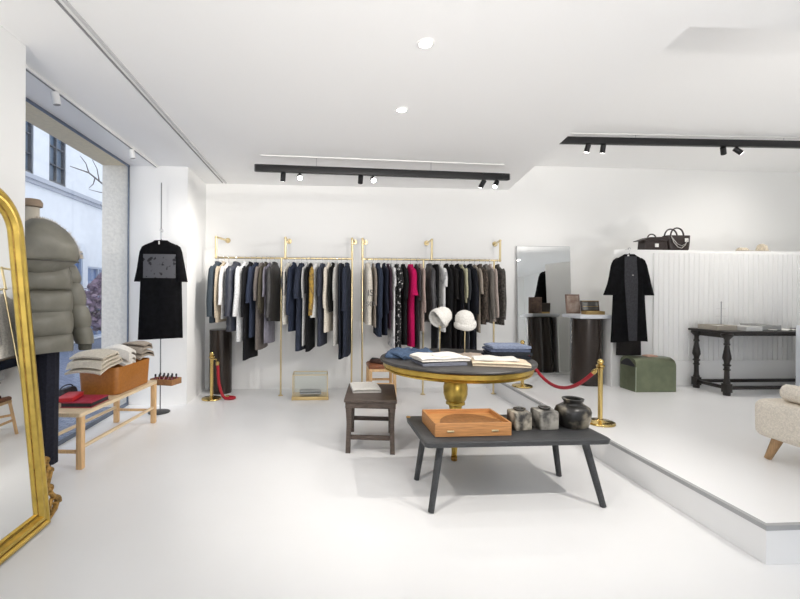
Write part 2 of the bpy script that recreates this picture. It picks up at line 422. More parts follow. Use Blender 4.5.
# x on the rail, thickness, hem height, colour, style, words
GARMENTS = [
 (-1.34, .105, .965, (.050,.066,.082), 'coat', 'slate blue wool coat at the window end of the brass rails'),
 (-1.262, .045, .975, (.50,.43,.33), 'coat', 'beige coat next to the slate blue coat at the rail end'),
 (-1.208, .055, 1.02, (.74,.74,.74), 'shirt', 'white shirt between the beige coat and the navy padded coat'),
 (-1.105, .135, .84, (.030,.034,.050), 'padded', 'long dark navy padded coat beside the white shirt'),
 (-.998, .070, .72, (.66,.67,.68), 'coat', 'pale grey long shirt coat beside the navy padded coat'),
 (-.922, .065, .50, (.010,.010,.012), 'coat', 'plain black coat right after the pale grey shirt coat'),
 (-.852, .060, .79, (.028,.036,.062), 'shirt', 'dark blue shirt jacket just before the long taupe dress'),
 (-.780, .066, .61, (.16,.14,.13), 'dress', 'long taupe dress over the bare wall, left of the first centre post'),
 (-.722, .042, 1.09, (.085,.075,.055), 'jacket', 'short olive brown jacket beside the long taupe dress'),
 (-.678, .040, .68, (.23,.22,.27), 'dress', 'mauve grey long dress beside the charcoal leather jacket'),
 (-.612, .100, .96, (.036,.034,.034), 'jacket', 'charcoal leather jacket next to the cream and black waistcoat'),
 (-.435, .090, .93, (.72,.69,.62), 'vest', 'cream long waistcoat with black trims in front of the first centre post'),
 (-.362, .080, .85, (.026,.034,.060), 'coat', 'navy coat hanging right after the cream waistcoat'),
 (-.268, .095, .60, (.030,.036,.056), 'dress', 'long inky denim dress, first long one after the cream waistcoat'),
 (-.198, .036, .67, (.60,.60,.60), 'dress', 'thin light grey dress beside the inky denim dress'),
 (-.148, .056, .60, (.010,.010,.012), 'dress', 'long black dress just before the white and mustard shirt'),
 (-.080, .070, 1.01, (.78,.78,.76), 'mustard', 'white shirt with mustard yellow patterned sleeve'),
 (.008, .085, .67, (.040,.044,.062), 'dress', 'long slate navy dress right beside the white and mustard shirt'),
 (.090, .066, .84, (.72,.66,.57), 'coat', 'cream coat near the middle gap of the rails'),
 (.145, .040, 1.11, (.012,.012,.012), 'jacket', 'short black jacket between the cream coat and the pale grey shaggy top'),
 (.196, .052, .67, (.50,.49,.47), 'dress', 'pale grey shaggy long top near the middle gap of the rails'),
 (.256, .056, .48, (.024,.028,.040), 'trousers', 'very long midnight blue trousers near the middle gap'),
 (.330, .082, .52, (.026,.031,.048), 'coat', 'long navy coat, last one before the middle gap'),
 (.598, .090, .95, (.64,.60,.53), 'letters', 'ecru jacket printed with dark lettering beside the middle gap'),
 (.671, .036, .92, (.30,.26,.22), 'shirt', 'taupe shirt just after the lettered ecru jacket'),
 (.735, .090, .80, (.026,.034,.056), 'jacket', 'navy zip jacket after the taupe shirt'),
 (.814, .058, .79, (.014,.017,.030), 'coat', 'ink black blue coat after the navy zip jacket'),
 (.868, .040, .89, (.050,.026,.042), 'shirt', 'dark plum shirt before the white printed tee dress'),
 (.918, .046, .64, (.70,.70,.70), 'print', 'long white tee dress with faint grey print'),
 (.988, .080, .60, (.011,.011,.012), 'whiteprint', 'black long top with small white print'),
 (1.070, .070, .66, (.010,.010,.011), 'dress', 'plain black dress just left of the crimson dress'),
 (1.170, .110, .65, (.44,.006,.085), 'crimson', 'bright crimson dress with flared sleeve, the only red garment'),
 (1.246, .046, .60, (.050,.048,.052), 'dress', 'dark grey long dress right after the crimson dress'),
 (1.296, .042, .85, (.46,.36,.32), 'shirt', 'blush beige shirt before the charcoal padded jacket'),
 (1.420, .110, .96, (.046,.045,.050), 'padded', 'charcoal padded jacket behind the left white hat'),
 (1.498, .064, .60, (.012,.012,.014), 'trousers', 'black long trousers after the charcoal padded jacket'),
 (1.572, .064, .86, (.74,.74,.74), 'print', 'white tee with round dark print between black garments'),
 (1.650, .074, .58, (.009,.009,.010), 'coat', 'long black coat after the white tee with round print'),
 (1.726, .066, .58, (.012,.011,.011), 'dress', 'black long dress behind the right white hat, nearer the tee'),
 (1.796, .062, .60, (.009,.009,.011), 'coat', 'black coat beside the pale yellow top'),
 (1.852, .030, 1.24, (.62,.60,.42), 'shirt', 'short pale yellow top showing as a thin strip among black'),
 (1.898, .046, .60, (.050,.054,.062), 'dress', 'slate grey long dress after the pale yellow top'),
 (1.970, .080, .60, (.010,.011,.016), 'coat', 'blue black long coat before the stone coloured dress'),
 (2.038, .040, .84, (.36,.31,.26), 'dress', 'stone coloured narrow dress among dark garments'),
 (2.104, .075, .93, (.052,.040,.032), 'tweed', 'dark brown tweed jacket near the mirror end of the rails'),
 (2.184, .072, .95, (.165,.150,.135), 'coat', 'grey taupe coat after the brown tweed jacket'),
 (2.242, .050, .96, (.52,.44,.40), 'coat', 'pinkish beige coat, second from the mirror end'),
 (2.347, .062, .91, (.060,.055,.050), 'tweed', 'dark patterned jacket at the mirror end of the rails'),
]
PRINTM = mat('white_print_on_black', (.010, .010, .011), .9, 0, 34, 0, 0, col2=(.7, .7, .7), lo=.60, hi=.64)
GREYPRINT = mat('grey_print_on_white', (.72, .72, .72), .9, 0, 22, 0, 0, col2=(.12, .12, .13), lo=.60, hi=.66)
MUSTARD = mat('mustard_check', (.44, .27, .05), .9, 0, 26, 0, .2, col2=(.16, .10, .04), lo=.45, hi=.60)
LETTER = mat('lettering_grey', (.10, .10, .10), .8)
def rail_garment(k, x, th, hem, col, style, label):
    top = 1.722
    L = top - hem
    M = fabric('cloth_%02d' % k, col, .16)
    if style == 'tweed': M = mat('tweed_%02d' % k, tuple(c * .5 for c in col), .95, 0, 55, 0, .3, col2=tuple(c * 2.6 for c in col), lo=.4, hi=.65)
    if style == 'whiteprint': M = PRINTM
    if style == 'print': M = GREYPRINT if k % 2 else mat('pale_print', (.70, .70, .70), .9, 0, 14, 0, 0, col2=(.40, .40, .42), lo=.55, hi=.62)
    if style in ('padded',) or 'leather' in label: M = mat('shell_%02d' % k, col, .42, 0, 12, .25, .25)
    gr = random.Random(100 + k)
    sh = gr.uniform(-.015, .015) + {'vest': .19, 'dress': .185, 'trousers': .15, 'crimson': .17}.get(style, .20)
    prof = [(0, .05), (.02, .06), (.05, .12), (.085, sh * .93), (.13, sh), (.35, sh * .97), (L, sh + .02)]
    if style == 'trousers': prof = [(0, .13), (.03, .15), (.2, .15), (L, .12)]
    if style == 'crimson': prof = [(0, .05), (.02, .06), (.05, .11), (.085, .15), (.15, .17), (.45, .15), (.52, .14), (L, .17)]
    q = .115 if style == 'padded' else 0
    so, sk = gr.uniform(.01, .10), gr.uniform(.82, 1.08)
    name = {'padded': 'padded_coat', 'vest': 'waistcoat', 'letters': 'printed_jacket', 'mustard': 'shirt', 'print': 'tee_dress', 'whiteprint': 'long_top', 'crimson': 'dress', 'tweed': 'tweed_jacket'}.get(style, style)
    rz = -pi / 2 + (-.24 if x < .45 else .03) + random.Random(k).uniform(-.012, .012)
    root = torso(prof, th * .92, L, k, min(.003, th * .03), 38, q, neck=True).build(name, M, None, (x, RAILY, top), rz)
    tag(root, label, {'vest': 'waistcoat', 'trousers': 'trousers', 'dress': 'dress', 'crimson': 'dress', 'shirt': 'shirt', 'mustard': 'shirt', 'print': 'dress', 'whiteprint': 'top', 'coat': 'coat', 'padded': 'coat'}.get(style, 'jacket'), FG)
    # local +x points to the room after the turn
    if style not in ('vest', 'trousers'):
        sl = min({'shirt': .56, 'dress': .40, 'print': .26, 'whiteprint': .30, 'crimson': .42}.get(style, .62) * sk, L - .1)
        for side in (1, -1):
            SM = M
            if style == 'mustard' and side == 1: SM = MUSTARD
            s_ = sleeve(side, sh * .93, so if style != 'crimson' else .07, sl, .058 if style != 'crimson' else .075, th * .44, quilt=q, seed=k,
                        cuff=.78 if style != 'crimson' else 1.25).build('sleeve', SM, root)
        if style in ('coat', 'jacket', 'padded', 'letters', 'tweed'):
            MB().tube([(.052 * cos(a), max(min(th * .5 - .014, .035), .014) * sin(a), -.004 + .012 * cos(a)) for a in [2 * pi * i / 14 for i in range(14)]], .007, 8, closed=True).build('collar', M, root)
        if style == 'letters':
            for txt, z, sz in (('IS', -.42, .115), ('SO', -.55, .085)):
                cu = bpy.data.curves.new('lettering', 'FONT'); cu.body = txt; cu.size = sz; cu.extrude = .0015; cu.align_x = 'CENTER'
                tmp = bpy.data.objects.new('lettering_curve', cu); COL.objects.link(tmp); bpy.context.view_layer.update()
                me = bpy.data.meshes.new_from_object(tmp.evaluated_get(bpy.context.evaluated_depsgraph_get()))
                bpy.data.objects.remove(tmp); me.materials.clear(); me.materials.append(LETTER)
                o = bpy.data.objects.new('lettering', me); COL.objects.link(o); o.parent = root
                o.rotation_euler = (pi / 2, 0, pi / 2); o.location = (.268, 0, z)
    if style == 'vest':
        for yy in (-.03, .03):
            MB().tube([(.192, yy * .6, -.12), (.203, yy, -.25), (.200, yy * .5, -.42)], [.008, .012, .006], 8).build('trim', HANGM, root)
    if style == 'shirt' or style == 'print':
        MB().tube([(.05 * cos(a), min(th * .4, .03) * sin(a), -.002) for a in [2 * pi * i / 12 for i in range(12)]], .006, 6, closed=True).build('collar', M, root)
    g = 'hangers on the window side rail' if x < .45 else 'hangers on the mirror side rail'
    hanger('slim black hanger hooked on the brass rail nearer the window' if x < .45 else 'slim black hanger hooked on the brass rail nearer the tall mirror',
           (x, RAILY, top + .006), rz, RAILZ + .019 - top - .006, g, .098)
# squeeze neighbours so that no garment cuts into the next one
ths = [g[1] for g in GARMENTS]
for k in range(len(GARMENTS) - 1):
    room = (GARMENTS[k + 1][0] - GARMENTS[k][0]) * (.97 if k < 22 else 1) - .007; need = (GARMENTS[k][1] + GARMENTS[k + 1][1]) / 2
    if need > room:
        for j in (k, k + 1): ths[j] = min(ths[j], GARMENTS[j][1] * room / need)
for k, a in enumerate(GARMENTS): rail_garment(k, a[0], ths[k], *a[2:])

# ------------------------------------------------------------------ brass clothes rails
def clothes_rail(label, x0, x1, xm, posts):
    t = thing('clothes_rail', label, 'clothes rail', ((x0 + x1) / 2, RAILY, 0))
    ox = (x0 + x1) / 2
    MB().tube([(x0 - ox, 0, RAILZ), (x1 - ox, 0, RAILZ)], .013, 14).build('bar', BRASS, t)
    for x, dx in ((x0, .07), (xm, .02), (x1, .08 if x1 > 1 else .06)):
        u = x - ox; f = u + dx
        a = MB().tube([(u, 0, RAILZ), (u, 0, 2.045), ], .0145, 12)
        a.tube([(u, -.002, 2.05), (f, YB - RAILY - .008, 2.05)], .0145, 12)
        a.sphere((u, 0, 2.05), .019, 12, 8); a.sphere((u, 0, RAILZ), .019, 12, 8)
        b = a.build('wall_bracket', BRASS, t)
        MB().tube([(f, YB - RAILY - .014, 2.05), (f, YB - RAILY - .001, 2.05)], [.034, .038], 18).build('flange', BRASS, b)
    for x in posts:
        u = x - ox
        p = MB().tube([(u, -.03, .004), (u, -.03, RAILZ)], .012, 12).build('post', BRASS, t)
        MB().lathe([(.034, 0.001), (.034, .006), (.018, .012), (.014, .02)], 18, (u, -.03, 0)).build('foot', BRASS, p)
    return t
clothes_rail('brass clothes rail on wall brackets, the one nearer the window', -1.37, .392, -.480, (-.528, .392))
clothes_rail('brass clothes rail on wall brackets, the one nearer the tall mirror', .530, 2.387, 1.456, (.530, 1.339, 2.294))

# ------------------------------------------------------------------ dark pedestals
def pedestal(label, x, y, z, r, h):
    t = thing('round_pedestal', label, 'pedestal', (x, y, z))
    MB().lathe([(r * .97, .001), (r * .97, .02), (r, .022), (r, h - .004), (r - .004, h)], 48).build('drum', BRONZE, t)
    return t
pedestal('dark bronze round pedestal in the corner behind the brass stanchion', -1.345, 5.84, 0, .145, .84)
p = pedestal('dark bronze round pedestal with pale top beside the tall mirror', 3.385, 5.32, PLAT, .185, .84)
MB().box((.01, 0, .865), (.43, .42, .045), bev=.006).build('top_slab', mat('pale_stone', (.60, .62, .66), .35), p)
MB().box((.205, -.02, .42), (.022, .36, .836)).build('side_panel', PANELW, p, smooth=False)

# ------------------------------------------------------------------ gilded floor mirror against the near pier
def gold_mirror():
    lean = math.atan((1.742 - 1.572) / 1.82)
    t = thing('gilded_floor_mirror', 'tall gilded arched mirror leaning on the near wall pier', 'mirror', (-1.575, 2.585, .002), 0)
    W, H, r = 1.12, 1.93, .26
    def outline(o, n=10):
        # local plane: u along -Y (towards the viewer), v up; inset by o
        rr = max(r - o, .03); pts = [(o, o), (W - o, o)]
        for cx, a0 in ((W - o - rr, 0), (o + rr, pi / 2)):
            for k in range(n + 1):
                a = a0 + pi / 2 * k / n
                pts.append((cx + rr * cos(a), H - o - rr + rr * sin(a)))
        return pts
    R = Matrix.Rotation(-lean, 3, 'Y')
    def P(u, v, d): return R @ Vector((d, -u, v))
    prof = [(.0, -.03), (.0, .012), (.012, .026), (.026, .030), (.036, .018), (.042, .018), (.056, .034), (.072, .034), (.082, .016), (.092, .012), (.100, .016), (.108, .006), (.108, -.004)]
    f = MB()
    loops = [outline(o) for o, d in prof]
    rings = [[P(*loops[j][i], prof[j][1]) for j in range(len(prof))] for i in range(len(loops[0]))]
    f.rings(rings, closed=True)
    fr = f.build('frame', GILT, t, angle=30)
    for o_, d_ in ((.039, .0185), (.0885, .0125)):
        MB().tube([P(u, v, d_) for u, v in outline(o_)], .0028, 6, closed=True).build('groove_shade', GILTDARK, fr)  # dark loops painting shade into the hollows of the frame
    g = MB(); g.rings([[P(u, v, d) for u, v in outline(.104)] for d in (-.012, .004)])
    g.build('mirror_glass', MIRROR, t, smooth=False)
    b = MB(); b.rings([[P(u, v, d) for u, v in outline(.02)] for d in (-.03, -.02)]); b.build('back_board', DARKWOOD, t, smooth=False)
    # carved scrolls on the lower outer edge
    c = MB()
    def scroll(u, v, rad, turn, flip=1):
        pts = []; rr = []
        for k in range(26):
            a = turn + flip * k * .32; q = rad * (1 - k / 30)
            pts.append(P(u - q * cos(a), v + q * sin(a), .006 + .004 * sin(k))); rr.append(.014 * (1 - k / 40))
        c.tube(pts, rr, 8)
    scroll(-.058, .075, .055, 0); scroll(-.030, .175, .036, pi, -1); scroll(-.036, .265, .036, .4); scroll(-.022, .345, .028, pi, -1)
    c.tube([P(-.005, .02, 0), P(-.075, .05, 0), P(-.10, .095, .005), P(-.05, .145, .005), P(-.018, .21, .005), P(-.055, .27, .004), P(-.03, .33, .004), P(-.008, .40, 0)], [.014, .017, .018, .014, .013, .015, .012, .004], 8)
    c.build('carved_ornament', GILTDARK, t)
gold_mirror()

# ------------------------------------------------------------------ mannequin in padded jacket by the window
MX, MY = -2.03, 3.14
A = math.atan2(.77, .64)
man = thing('mannequin', 'cream headless mannequin with neck cap under the grey green padded jacket', 'mannequin', (MX, MY, 0), A)
CREAM = mat('cream_linen_form', (.60, .55, .46), .8)
MB().lathe([(.09, .96), (.11, 1.05), (.095, 1.2), (.105, 1.36), (.10, 1.44), (.06, 1.52), (.045, 1.62), (.045, 1.93)], 24, sy=.75).build('body', CREAM, man)
MB().lathe([(.046, 1.93), (.062, 1.935), (.064, 1.965), (.05, 1.985), (.02, 1.99)], 20).build('neck_cap', mat('walnut_cap', (.30, .22, .15), .5), man)
for s_ in (1, -1): MB().lathe([(.030, .108), (.034, .2), (.05, .42), (.055, .7), (.06, .955)], 16, (s_ * .082, 0, 0)).build('leg', CREAM, man)
OLIVE = mat('grey_green_shell', (.175, .168, .138), .42, 0, 9, .12, .4)
jk = torso([(0, .09), (.03, .13), (.08, .19), (.14, .225), (.3, .235), (.5, .24), (.70, .24)], .40, .70, 5, .006, 14, .155, 40, 44, caps=False)
# hollow it: the jacket is a shell around the mannequin
jr = thing('padded_jacket', 'grey green padded jacket with fur edged hood on the mannequin', 'jacket', (MX, MY, 1.625), A)
jk.build('body', OLIVE, jr)
for s_ in (1, -1):
    sleeve(s_, .205, .13 if s_ > 0 else .02, .62, .082, .10, ztop=.055, quilt=.165, cuff=.72, yo=-.03, rows=30, n=20).build('sleeve', OLIVE, jr)
    c_ = MB().lathe([(.040, 0), (.046, -.01), (.044, -.05), (.040, -.06)], 16, (.335 if s_ > 0 else -.225, -.03, -.665)); c_.build('cuff', mat('knit_cuff', (.085, .082, .066), .9), jr)
# the hood: a padded pouch lying over the back of the collar, its fur edge turned to the window
h = MB(); rings = []
for i in range(27):
    e_ = -pi / 2 + pi * i / 26; ce = max(cos(e_), .02) ** 1.15; ring = []
    for j in range(44):
        a_ = 2 * pi * j / 44
        z = (.235 if e_ > 0 else .125) * sin(e_)
        ring.append(Vector((.235 * ce * cos(a_), -.175 + .115 * ce * sin(a_) - .02 * sin(e_), -.035 + z)))
    rings.append(ring)
h.rings(rings).wobble(.020, 6.5, 2).wobble(.007, 19, 5)
hood = h.build('hood', OLIVE, jr)
h = MB(); h.tube([Vector((.225 * cos(b_), -.175 - .112 * sin(b_), -.075)) for b_ in [pi * k / 16 for k in range(17)]], .006, 6).build('seam', mat('grey_green_seam', (.07, .068, .055), .6), hood)
f = MB(); rnd = random.Random(11)
for i in range(520):
    b_ = rnd.uniform(-.05, pi + .05)
    p0 = Vector((.232 * cos(b_), -.175 + rnd.uniform(-.02, .06), -.045 + .235 * max(sin(b_), 0) ** 1.5))
    d = Vector((cos(b_) * rnd.uniform(.3, 1), rnd.uniform(-.5, .6), sin(b_) * rnd.uniform(.3, 1) + .1)).normalized() * rnd.uniform(.020, .038)
    f.tube([p0, p0 + d * .6 + Vector((0, 0, -.001)), p0 + d], [.0045, .003, .0008], 4)
f.build('fur_trim', mat('pale_fur', (.52, .46, .38), .95), hood)
# dark trousers on the mannequin, and boots
tr = thing('trousers', 'dark navy wide trousers under the padded jacket by the window', 'trousers', (MX, MY, 0), A)
NAVYT = fabric('midnight_trousers', (.018, .019, .028))
for s_ in (1, -1):
    MB().rings([[Vector((s_ * cx + rx * cos(2 * pi * i / 20), ry * sin(2 * pi * i / 20) + .004 * sin(11 * 2 * pi * i / 20), z)) for i in range(20)]
                for z, cx, rx, ry in ((.94, .086, .082, .105), (.8, .086, .082, .10), (.5, .086, .080, .088), (.2, .086, .079, .082), (.112, .086, .080, .082))], False, False).build('leg', NAVYT, tr)
for s_, words in ((1, 'grey green ankle boot under the dark trousers, the one nearer the bench'), (-1, 'grey green ankle boot under the dark trousers, the one nearer the mirror')):
    p = Matrix.Rotation(A, 3, 'Z') @ Vector((s_ * .082, 0, 0))
    b = thing('ankle_boot', words, 'boot', (MX + p.x, MY + p.y, 0), A, 'boots on the mannequin')
    MB().rings([[Vector((rx * cos(2 * pi * i / 18), cy + ry * sin(2 * pi * i / 18), z)) for i in range(18)] for z, cy, rx, ry in ((.015, .045, .044, .115), (.045, .04, .046, .112), (.07, .015, .043, .075), (.1, 0, .040, .048), (.105, 0, .038, .046))]).build('upper', mat('boot_suede', (.10, .105, .085), .8), b)
    MB().rings([[Vector((rx * cos(2 * pi * i / 18), .045 + ry * sin(2 * pi * i / 18), z)) for i in range(18)] for z, rx, ry in ((.001, .046, .118), (.015, .046, .118))]).build('sole', INK, b)

# ------------------------------------------------------------------ pale wooden bench under the window
bz = math.atan2(.10, 1.13)      # the bench is turned a little
wb = thing('wooden_bench', 'pale wooden bench with stretchers under the shop window', 'bench', (-1.955, 3.955, 0), -bz)
MB().prism(rrect(-.215, -.61, .215, .61, .015), .400, .428).build('seat', ASH, wb)
for sx in (1, -1):
    for sy in (1, -1):
        MB().bar((sx * .192, sy * .575, .001), (sx * .192, sy * .575, .405), .046, .046, .006).build('leg', ASHV, wb)
for sx in (1, -1):
    MB().bar((sx * .192, -.555, .16), (sx * .192, .555, .16), .028, .022, .003).build('stretcher', ASH, wb)
for sy in (1, -1):
    MB().bar((-.17, sy * .575, .13), (.17, sy * .575, .13), .028, .022, .003).build('stretcher', ASHV, wb)
# tan leather box with cloths in it
BT = .430
def bench_pt(x, y, z=BT):
    v = Matrix.Rotation(-bz, 3, 'Z') @ Vector((x, y, 0)); return (-1.955 + v.x, 3.955 + v.y, z)
lb = thing('leather_box', 'tan leather storage box with rounded corners on the pale bench', 'box', bench_pt(-.0, .235), -bz)
b = MB()
def rr3(hx, hy, r, z): return [Vector((x, y, z)) for x, y in rrect(-hx, -hy, hx, hy, r, 6)]
b.rings([rr3(.17, .28, .05, .001), rr3(.175, .285, .05, .006), rr3(.185, .300, .05, .238), rr3(.182, .297, .048, .244), rr3(.176, .291, .044, .241), rr3(.168, .278, .04, .02)])
b.build('body', TAN, lb)
LINEN = fabric('natural_linen', (.62, .56, .46), .08); OFFW = fabric('off_white_cotton', (.74, .71, .66), .05); TAUPE = fabric('taupe_knit', (.34, .29, .24), .12)
def roll_cloth(w, layers, thick, m, name='layer', wob=.01, seed=0, sag=.03):
    """A cloth folded over in a soft spiral, its fold lines along x."""
    pts = []; n = 26
    path = []
    for L in range(layers):
        d = .17 - .022 * L
        h = L * thick * 2.1
        row = [(-d + 2 * d * k / 8, h) for k in range(9)]
        path += row if L % 2 == 0 else row[::-1]
    path2 = []
    for y, z in path: path2.append(Vector((0, y, z)))
    up = []; dn = []
    for i, p in enumerate(path2):
        a = path2[max(i - 1, 0)]; b = path2[min(i + 1, len(path2) - 1)]
        t = (b - a).normalized(); nrm = Vector((0, -t.z, t.y))
        up.append(p + nrm * thick * .5); dn.append(p - nrm * thick * .5)
    sec = up + dn[::-1]
    M = MB(); rs = []
    for k in range(11):
        x = -w / 2 + w * k / 10
        rs.append([Vector((x, v.y, v.z - sag * (2 * x / w) ** 2 - sag * .6 * (v.y / .17) ** 2)) for v in sec])
    M.rings(rs).wobble(wob, 6, seed)
    return M
Rb = -bz
m_ = roll_cloth(.30, 4, .016, LINEN, seed=1, sag=.02)
t = tag(m_.xf(Matrix.Rotation(.18, 4, 'X') @ Matrix.Rotation(0, 4, 'Z')).build('linen_throw', LINEN, None, bench_pt(-.01, -.09, BT + .283), -bz), 'folded beige linen throw hanging over the near end of the tan box', 'throw')
m_ = roll_cloth(.27, 3, .018, OFFW, seed=4, sag=.03, wob=.02)
tag(m_.xf(Matrix.Diagonal((1, .52, 1.3, 1))).build('cotton_throw', OFFW, None, bench_pt(.01, .245, BT + .285), -bz + .1), 'crumpled off white cotton cloth in the middle of the tan box', 'cloth')
m_ = roll_cloth(.25, 4, .018, TAUPE, seed=8, sag=.03, wob=.022)
tag(m_.xf(Matrix.Diagonal((1, .72, 1, 1))).build('knit_scarf', TAUPE, None, bench_pt(.05, .492, BT + .297), -bz - .1), 'crumpled taupe knit over the far end of the tan box', 'scarf')
# red boxes and black purse at the near end of the bench
def slab_book(name, label, cat, loc, rz, size, cov, page=PAPER, tilt=0):
    t = thing(name, label, cat, loc, rz); w, d, h = size
    t.rotation_euler.x = tilt
    MB().box((0, 0, h - .004), (w, d, .008), bev=.002).build('cover', cov, t)
    MB().box((0, 0, h / 2), (w - .008, d - .008, h - .012)).build('body', page, t)
    MB().box((0, 0, .003), (w, d, .006), bev=.002).build('base', cov, t)
    return t
slab_book('gift_box', 'crimson flat box with black side, lower one on the bench end', 'box', bench_pt(.07, -.33, BT), -bz + .05, (.24, .26, .042), BOOKCRIM, INK)
slab_book('red_folder', 'bright red flat folder lying on the crimson box', 'folder', bench_pt(-.045, -.345, BT + .0435), -bz + .25, (.12, .24, .03), BOOKRED, BOOKRED)
t = thing('leather_pouch', 'small black pouch behind the red folder on the bench', 'pouch', bench_pt(-.165, -.22, BT), -bz)
MB().rings([rr3(.035, .10, .03, .001), rr3(.045, .11, .035, .03), rr3(.035, .10, .03, .085), rr3(.02, .085, .018, .10)]).build('body', INK, t)
MB().tube([(0, .08 * cos(a), .095 + .03 * sin(a)) for a in [pi * k / 10 for k in range(11)]], .005, 6).build('strap', INK, t)

# ------------------------------------------------------------------ t-shirt stand with bottle tray
sx_, sy_ = -1.80, 4.90
st = thing('garment_stand', 'thin grey floor stand with round black base by the window corner', 'stand', (sx_, sy_, 0))
MB().lathe([(.115, .001), (.115, .008), (.10, .012), (.012, .016)], 28).build('base', BLACKM, st)
STEEL = mat('grey_steel', (.22, .22, .23), .35, .8)
MB().tube([(0, .03, .012), (0, .03, 2.56)], .0065, 8).build('pole', STEEL, st)
MB().tube([(0, .03, 2.02), (0, -.004, 2.03), (.015, -.03, 2.018), (.03, -.036, 2.03)], .005, 8).build('hook_arm', PANELW, st)
MB().box((.10, -.09, .335), (.22, .12, .008)).tube([(0, .03, .32), (.02, 0, .331)], .005, 6).build('shelf_arm', STEEL, st)
def front_garment(name, label, cat, loc, rz, prof, th, L, m, sl, seed, x0, out, rx, ry, cuff=1.0, fold=.008):
    root = torso(prof, th, L, seed, fold, 26, 0, 40, 34, neck=True).build(name, m, None, loc, rz)
    tag(root, label, cat)
    for s_ in (1, -1):
        sleeve(s_, x0, out, sl, rx, ry, ztop=.045, cuff=cuff, seed=seed, n=20).build('sleeve', m, root)
    return root
tee = front_garment('tee_dress', 'black oversized tee dress with grey printed panel on the thin stand', 'dress', (sx_ + .03, sy_ - .05, 1.905), 0,
                    [(0, .07), (.015, .085), (.04, .15), (.075, .195), (.12, .21), (.3, .215), (.6, .222), (1.08, .238)], .10, 1.08, VELVET, .41, 3, .145, .075, .072, .045, .95)
def patch(w, z0, z1, y, m, name, parent, rows=10, thick=.004, sag=.012):
    M = MB(); rs = []
    for k in range(rows + 1):
        z = lerp(z0, z1, k / rows)
        top = []; bot = []
        for i in range(13):
            x = -w / 2 + w * i / 12
            yy = y + sag * (2 * x / w) ** 2
            top.append(Vector((x, yy, z))); bot.append(Vector((x, yy + thick, z)))
        rs.append(top + bot[::-1])
    return M.rings(rs).build(name, m, parent)
patch(.345, -.155, -.415, -.062, mat('grey_print_panel', (.095, .095, .105), .9, 0, 16, 0, 0, col2=(.012, .012, .014), lo=.58, hi=.62), 'print_panel', tee)
hanger('black hanger inside the black tee dress on the thin stand', (sx_ + .03, sy_ - .05, 1.912), 0, .12, half=.085)
MB().box((-.002, -.058, -.03), (.012, .003, .035)).build('neck_label', PAPER, tee, smooth=False)
# tray of little dark red bottles
tray = thing('leather_tray', 'tan leather tray of small bottles on the stand shelf', 'tray', (-1.690, 4.79, .3395), -.30)
q = MB(); q.box((0, 0, .004), (.27, .17, .006)); 
for a, s3 in (((0, -.082, .033), (.27, .006, .062)), ((0, .082, .033), (.27, .006, .062)), ((-.132, 0, .033), (.006, .16, .062)), ((.132, 0, .033), (.006, .16, .062))): q.box(a, s3, bev=.001)
q.build('body', mat('tan_tray_leather', (.33, .16, .06), .5, 0, 40, .15, .1), tray)
BOT = mat('dark_red_glass', (.15, .012, .025), .15)
proto = None
for k in range(10):
    x = -.10 + .05 * (k % 5); y = -.04 if k < 5 else .04
    v = Matrix.Rotation(-.30, 3, 'Z') @ Vector((x, y, 0))
    loc = (-1.690 + v.x, 4.79 + v.y, .3475)
    if proto is None:
        proto = thing('small_bottle', '', 'bottle', loc)
        MB().lathe([(.014, 0.0005), (.016, .004), (.016, .055), (.008, .068), (.008, .072)], 14).build('body', BOT, proto)
        MB().lathe([(.009, .072), (.010, .074), (.010, .098), (.006, .101)], 12).build('cap', INK, proto)
        o = proto
    else:
        o = copy_tree(proto); o.location = loc
    row = 'front' if k < 5 else 'back'
    o['label'] = 'small dark red bottle standing in the %s row of the tan tray' % row
    o['group'] = 'small bottles in the %s row of the tray' % row

# ------------------------------------------------------------------ stanchions and velvet ropes
def stanchion(label, x, y, z, h, hookdirs):
    t = thing('rope_stanchion', label, 'stanchion', (x, y, z))
    MB().lathe([(.118, .001), (.122, .008), (.118, .018), (.10, .024), (.035, .028), (.026, .036)], 36).build('base', POLBRASS, t)
    MB().lathe([(.0195, .03), (.0195, h - .09), (.026, h - .088), (.026, h - .075), (.018, h - .07)], 20).build('post', POLBRASS, t)
    MB().lathe([(.018, h - .072), (.036, h - .066), (.036, h - .05), (.018, h - .044), (.016, h - .04)], 20).sphere((0, 0, h - .022), .027).build('finial', POLBRASS, t)
    for a in hookdirs:
        MB().tube([(.024 * cos(a), .024 * sin(a), h - .085), (.05 * cos(a), .05 * sin(a), h - .085), (.056 * cos(a), .056 * sin(a), h - .098)], .006, 8).build('hook', POLBRASS, t)
S1, S2 = Vector((2.475, 3.68, PLAT)), Vector((2.475, 5.17, PLAT))
stanchion('brass stanchion at the platform edge behind the largest jar', *S1, .57, [pi / 2])
stanchion('brass stanchion beside the tall mirror behind the round table', *S2, .57, [-pi / 2])
stanchion('brass stanchion in the corner in front of the dark pedestal', -1.37, 5.47, 0, .585, [0])
rope = thing('velvet_rope', 'red velvet rope slung between the two stanchions on the platform', 'rope', (2.475, (S1.y + S2.y) / 2, PLAT))
a, b = Vector((2.475, S1.y + .075, PLAT + .455)), Vector((2.475, S2.y - .075, PLAT + .455))
pts = [a.lerp(b, k / 24) - Vector((0, 0, .285 * (1 - (2 * k / 24 - 1) ** 2))) for k in range(25)]
o = Vector(rope.location)
MB().tube([p - o for p in pts], .0175, 12).build('cord', RED, rope)
for p, q in ((pts[0], pts[1]), (pts[-1], pts[-2])):
    d = (q - p).normalized(); e0 = p - d * .02
    MB().tube([e0 - o, p - o, p + d * .03 - o], [.010, .021, .021], 12).build('end_ferrule', POLBRASS, rope)
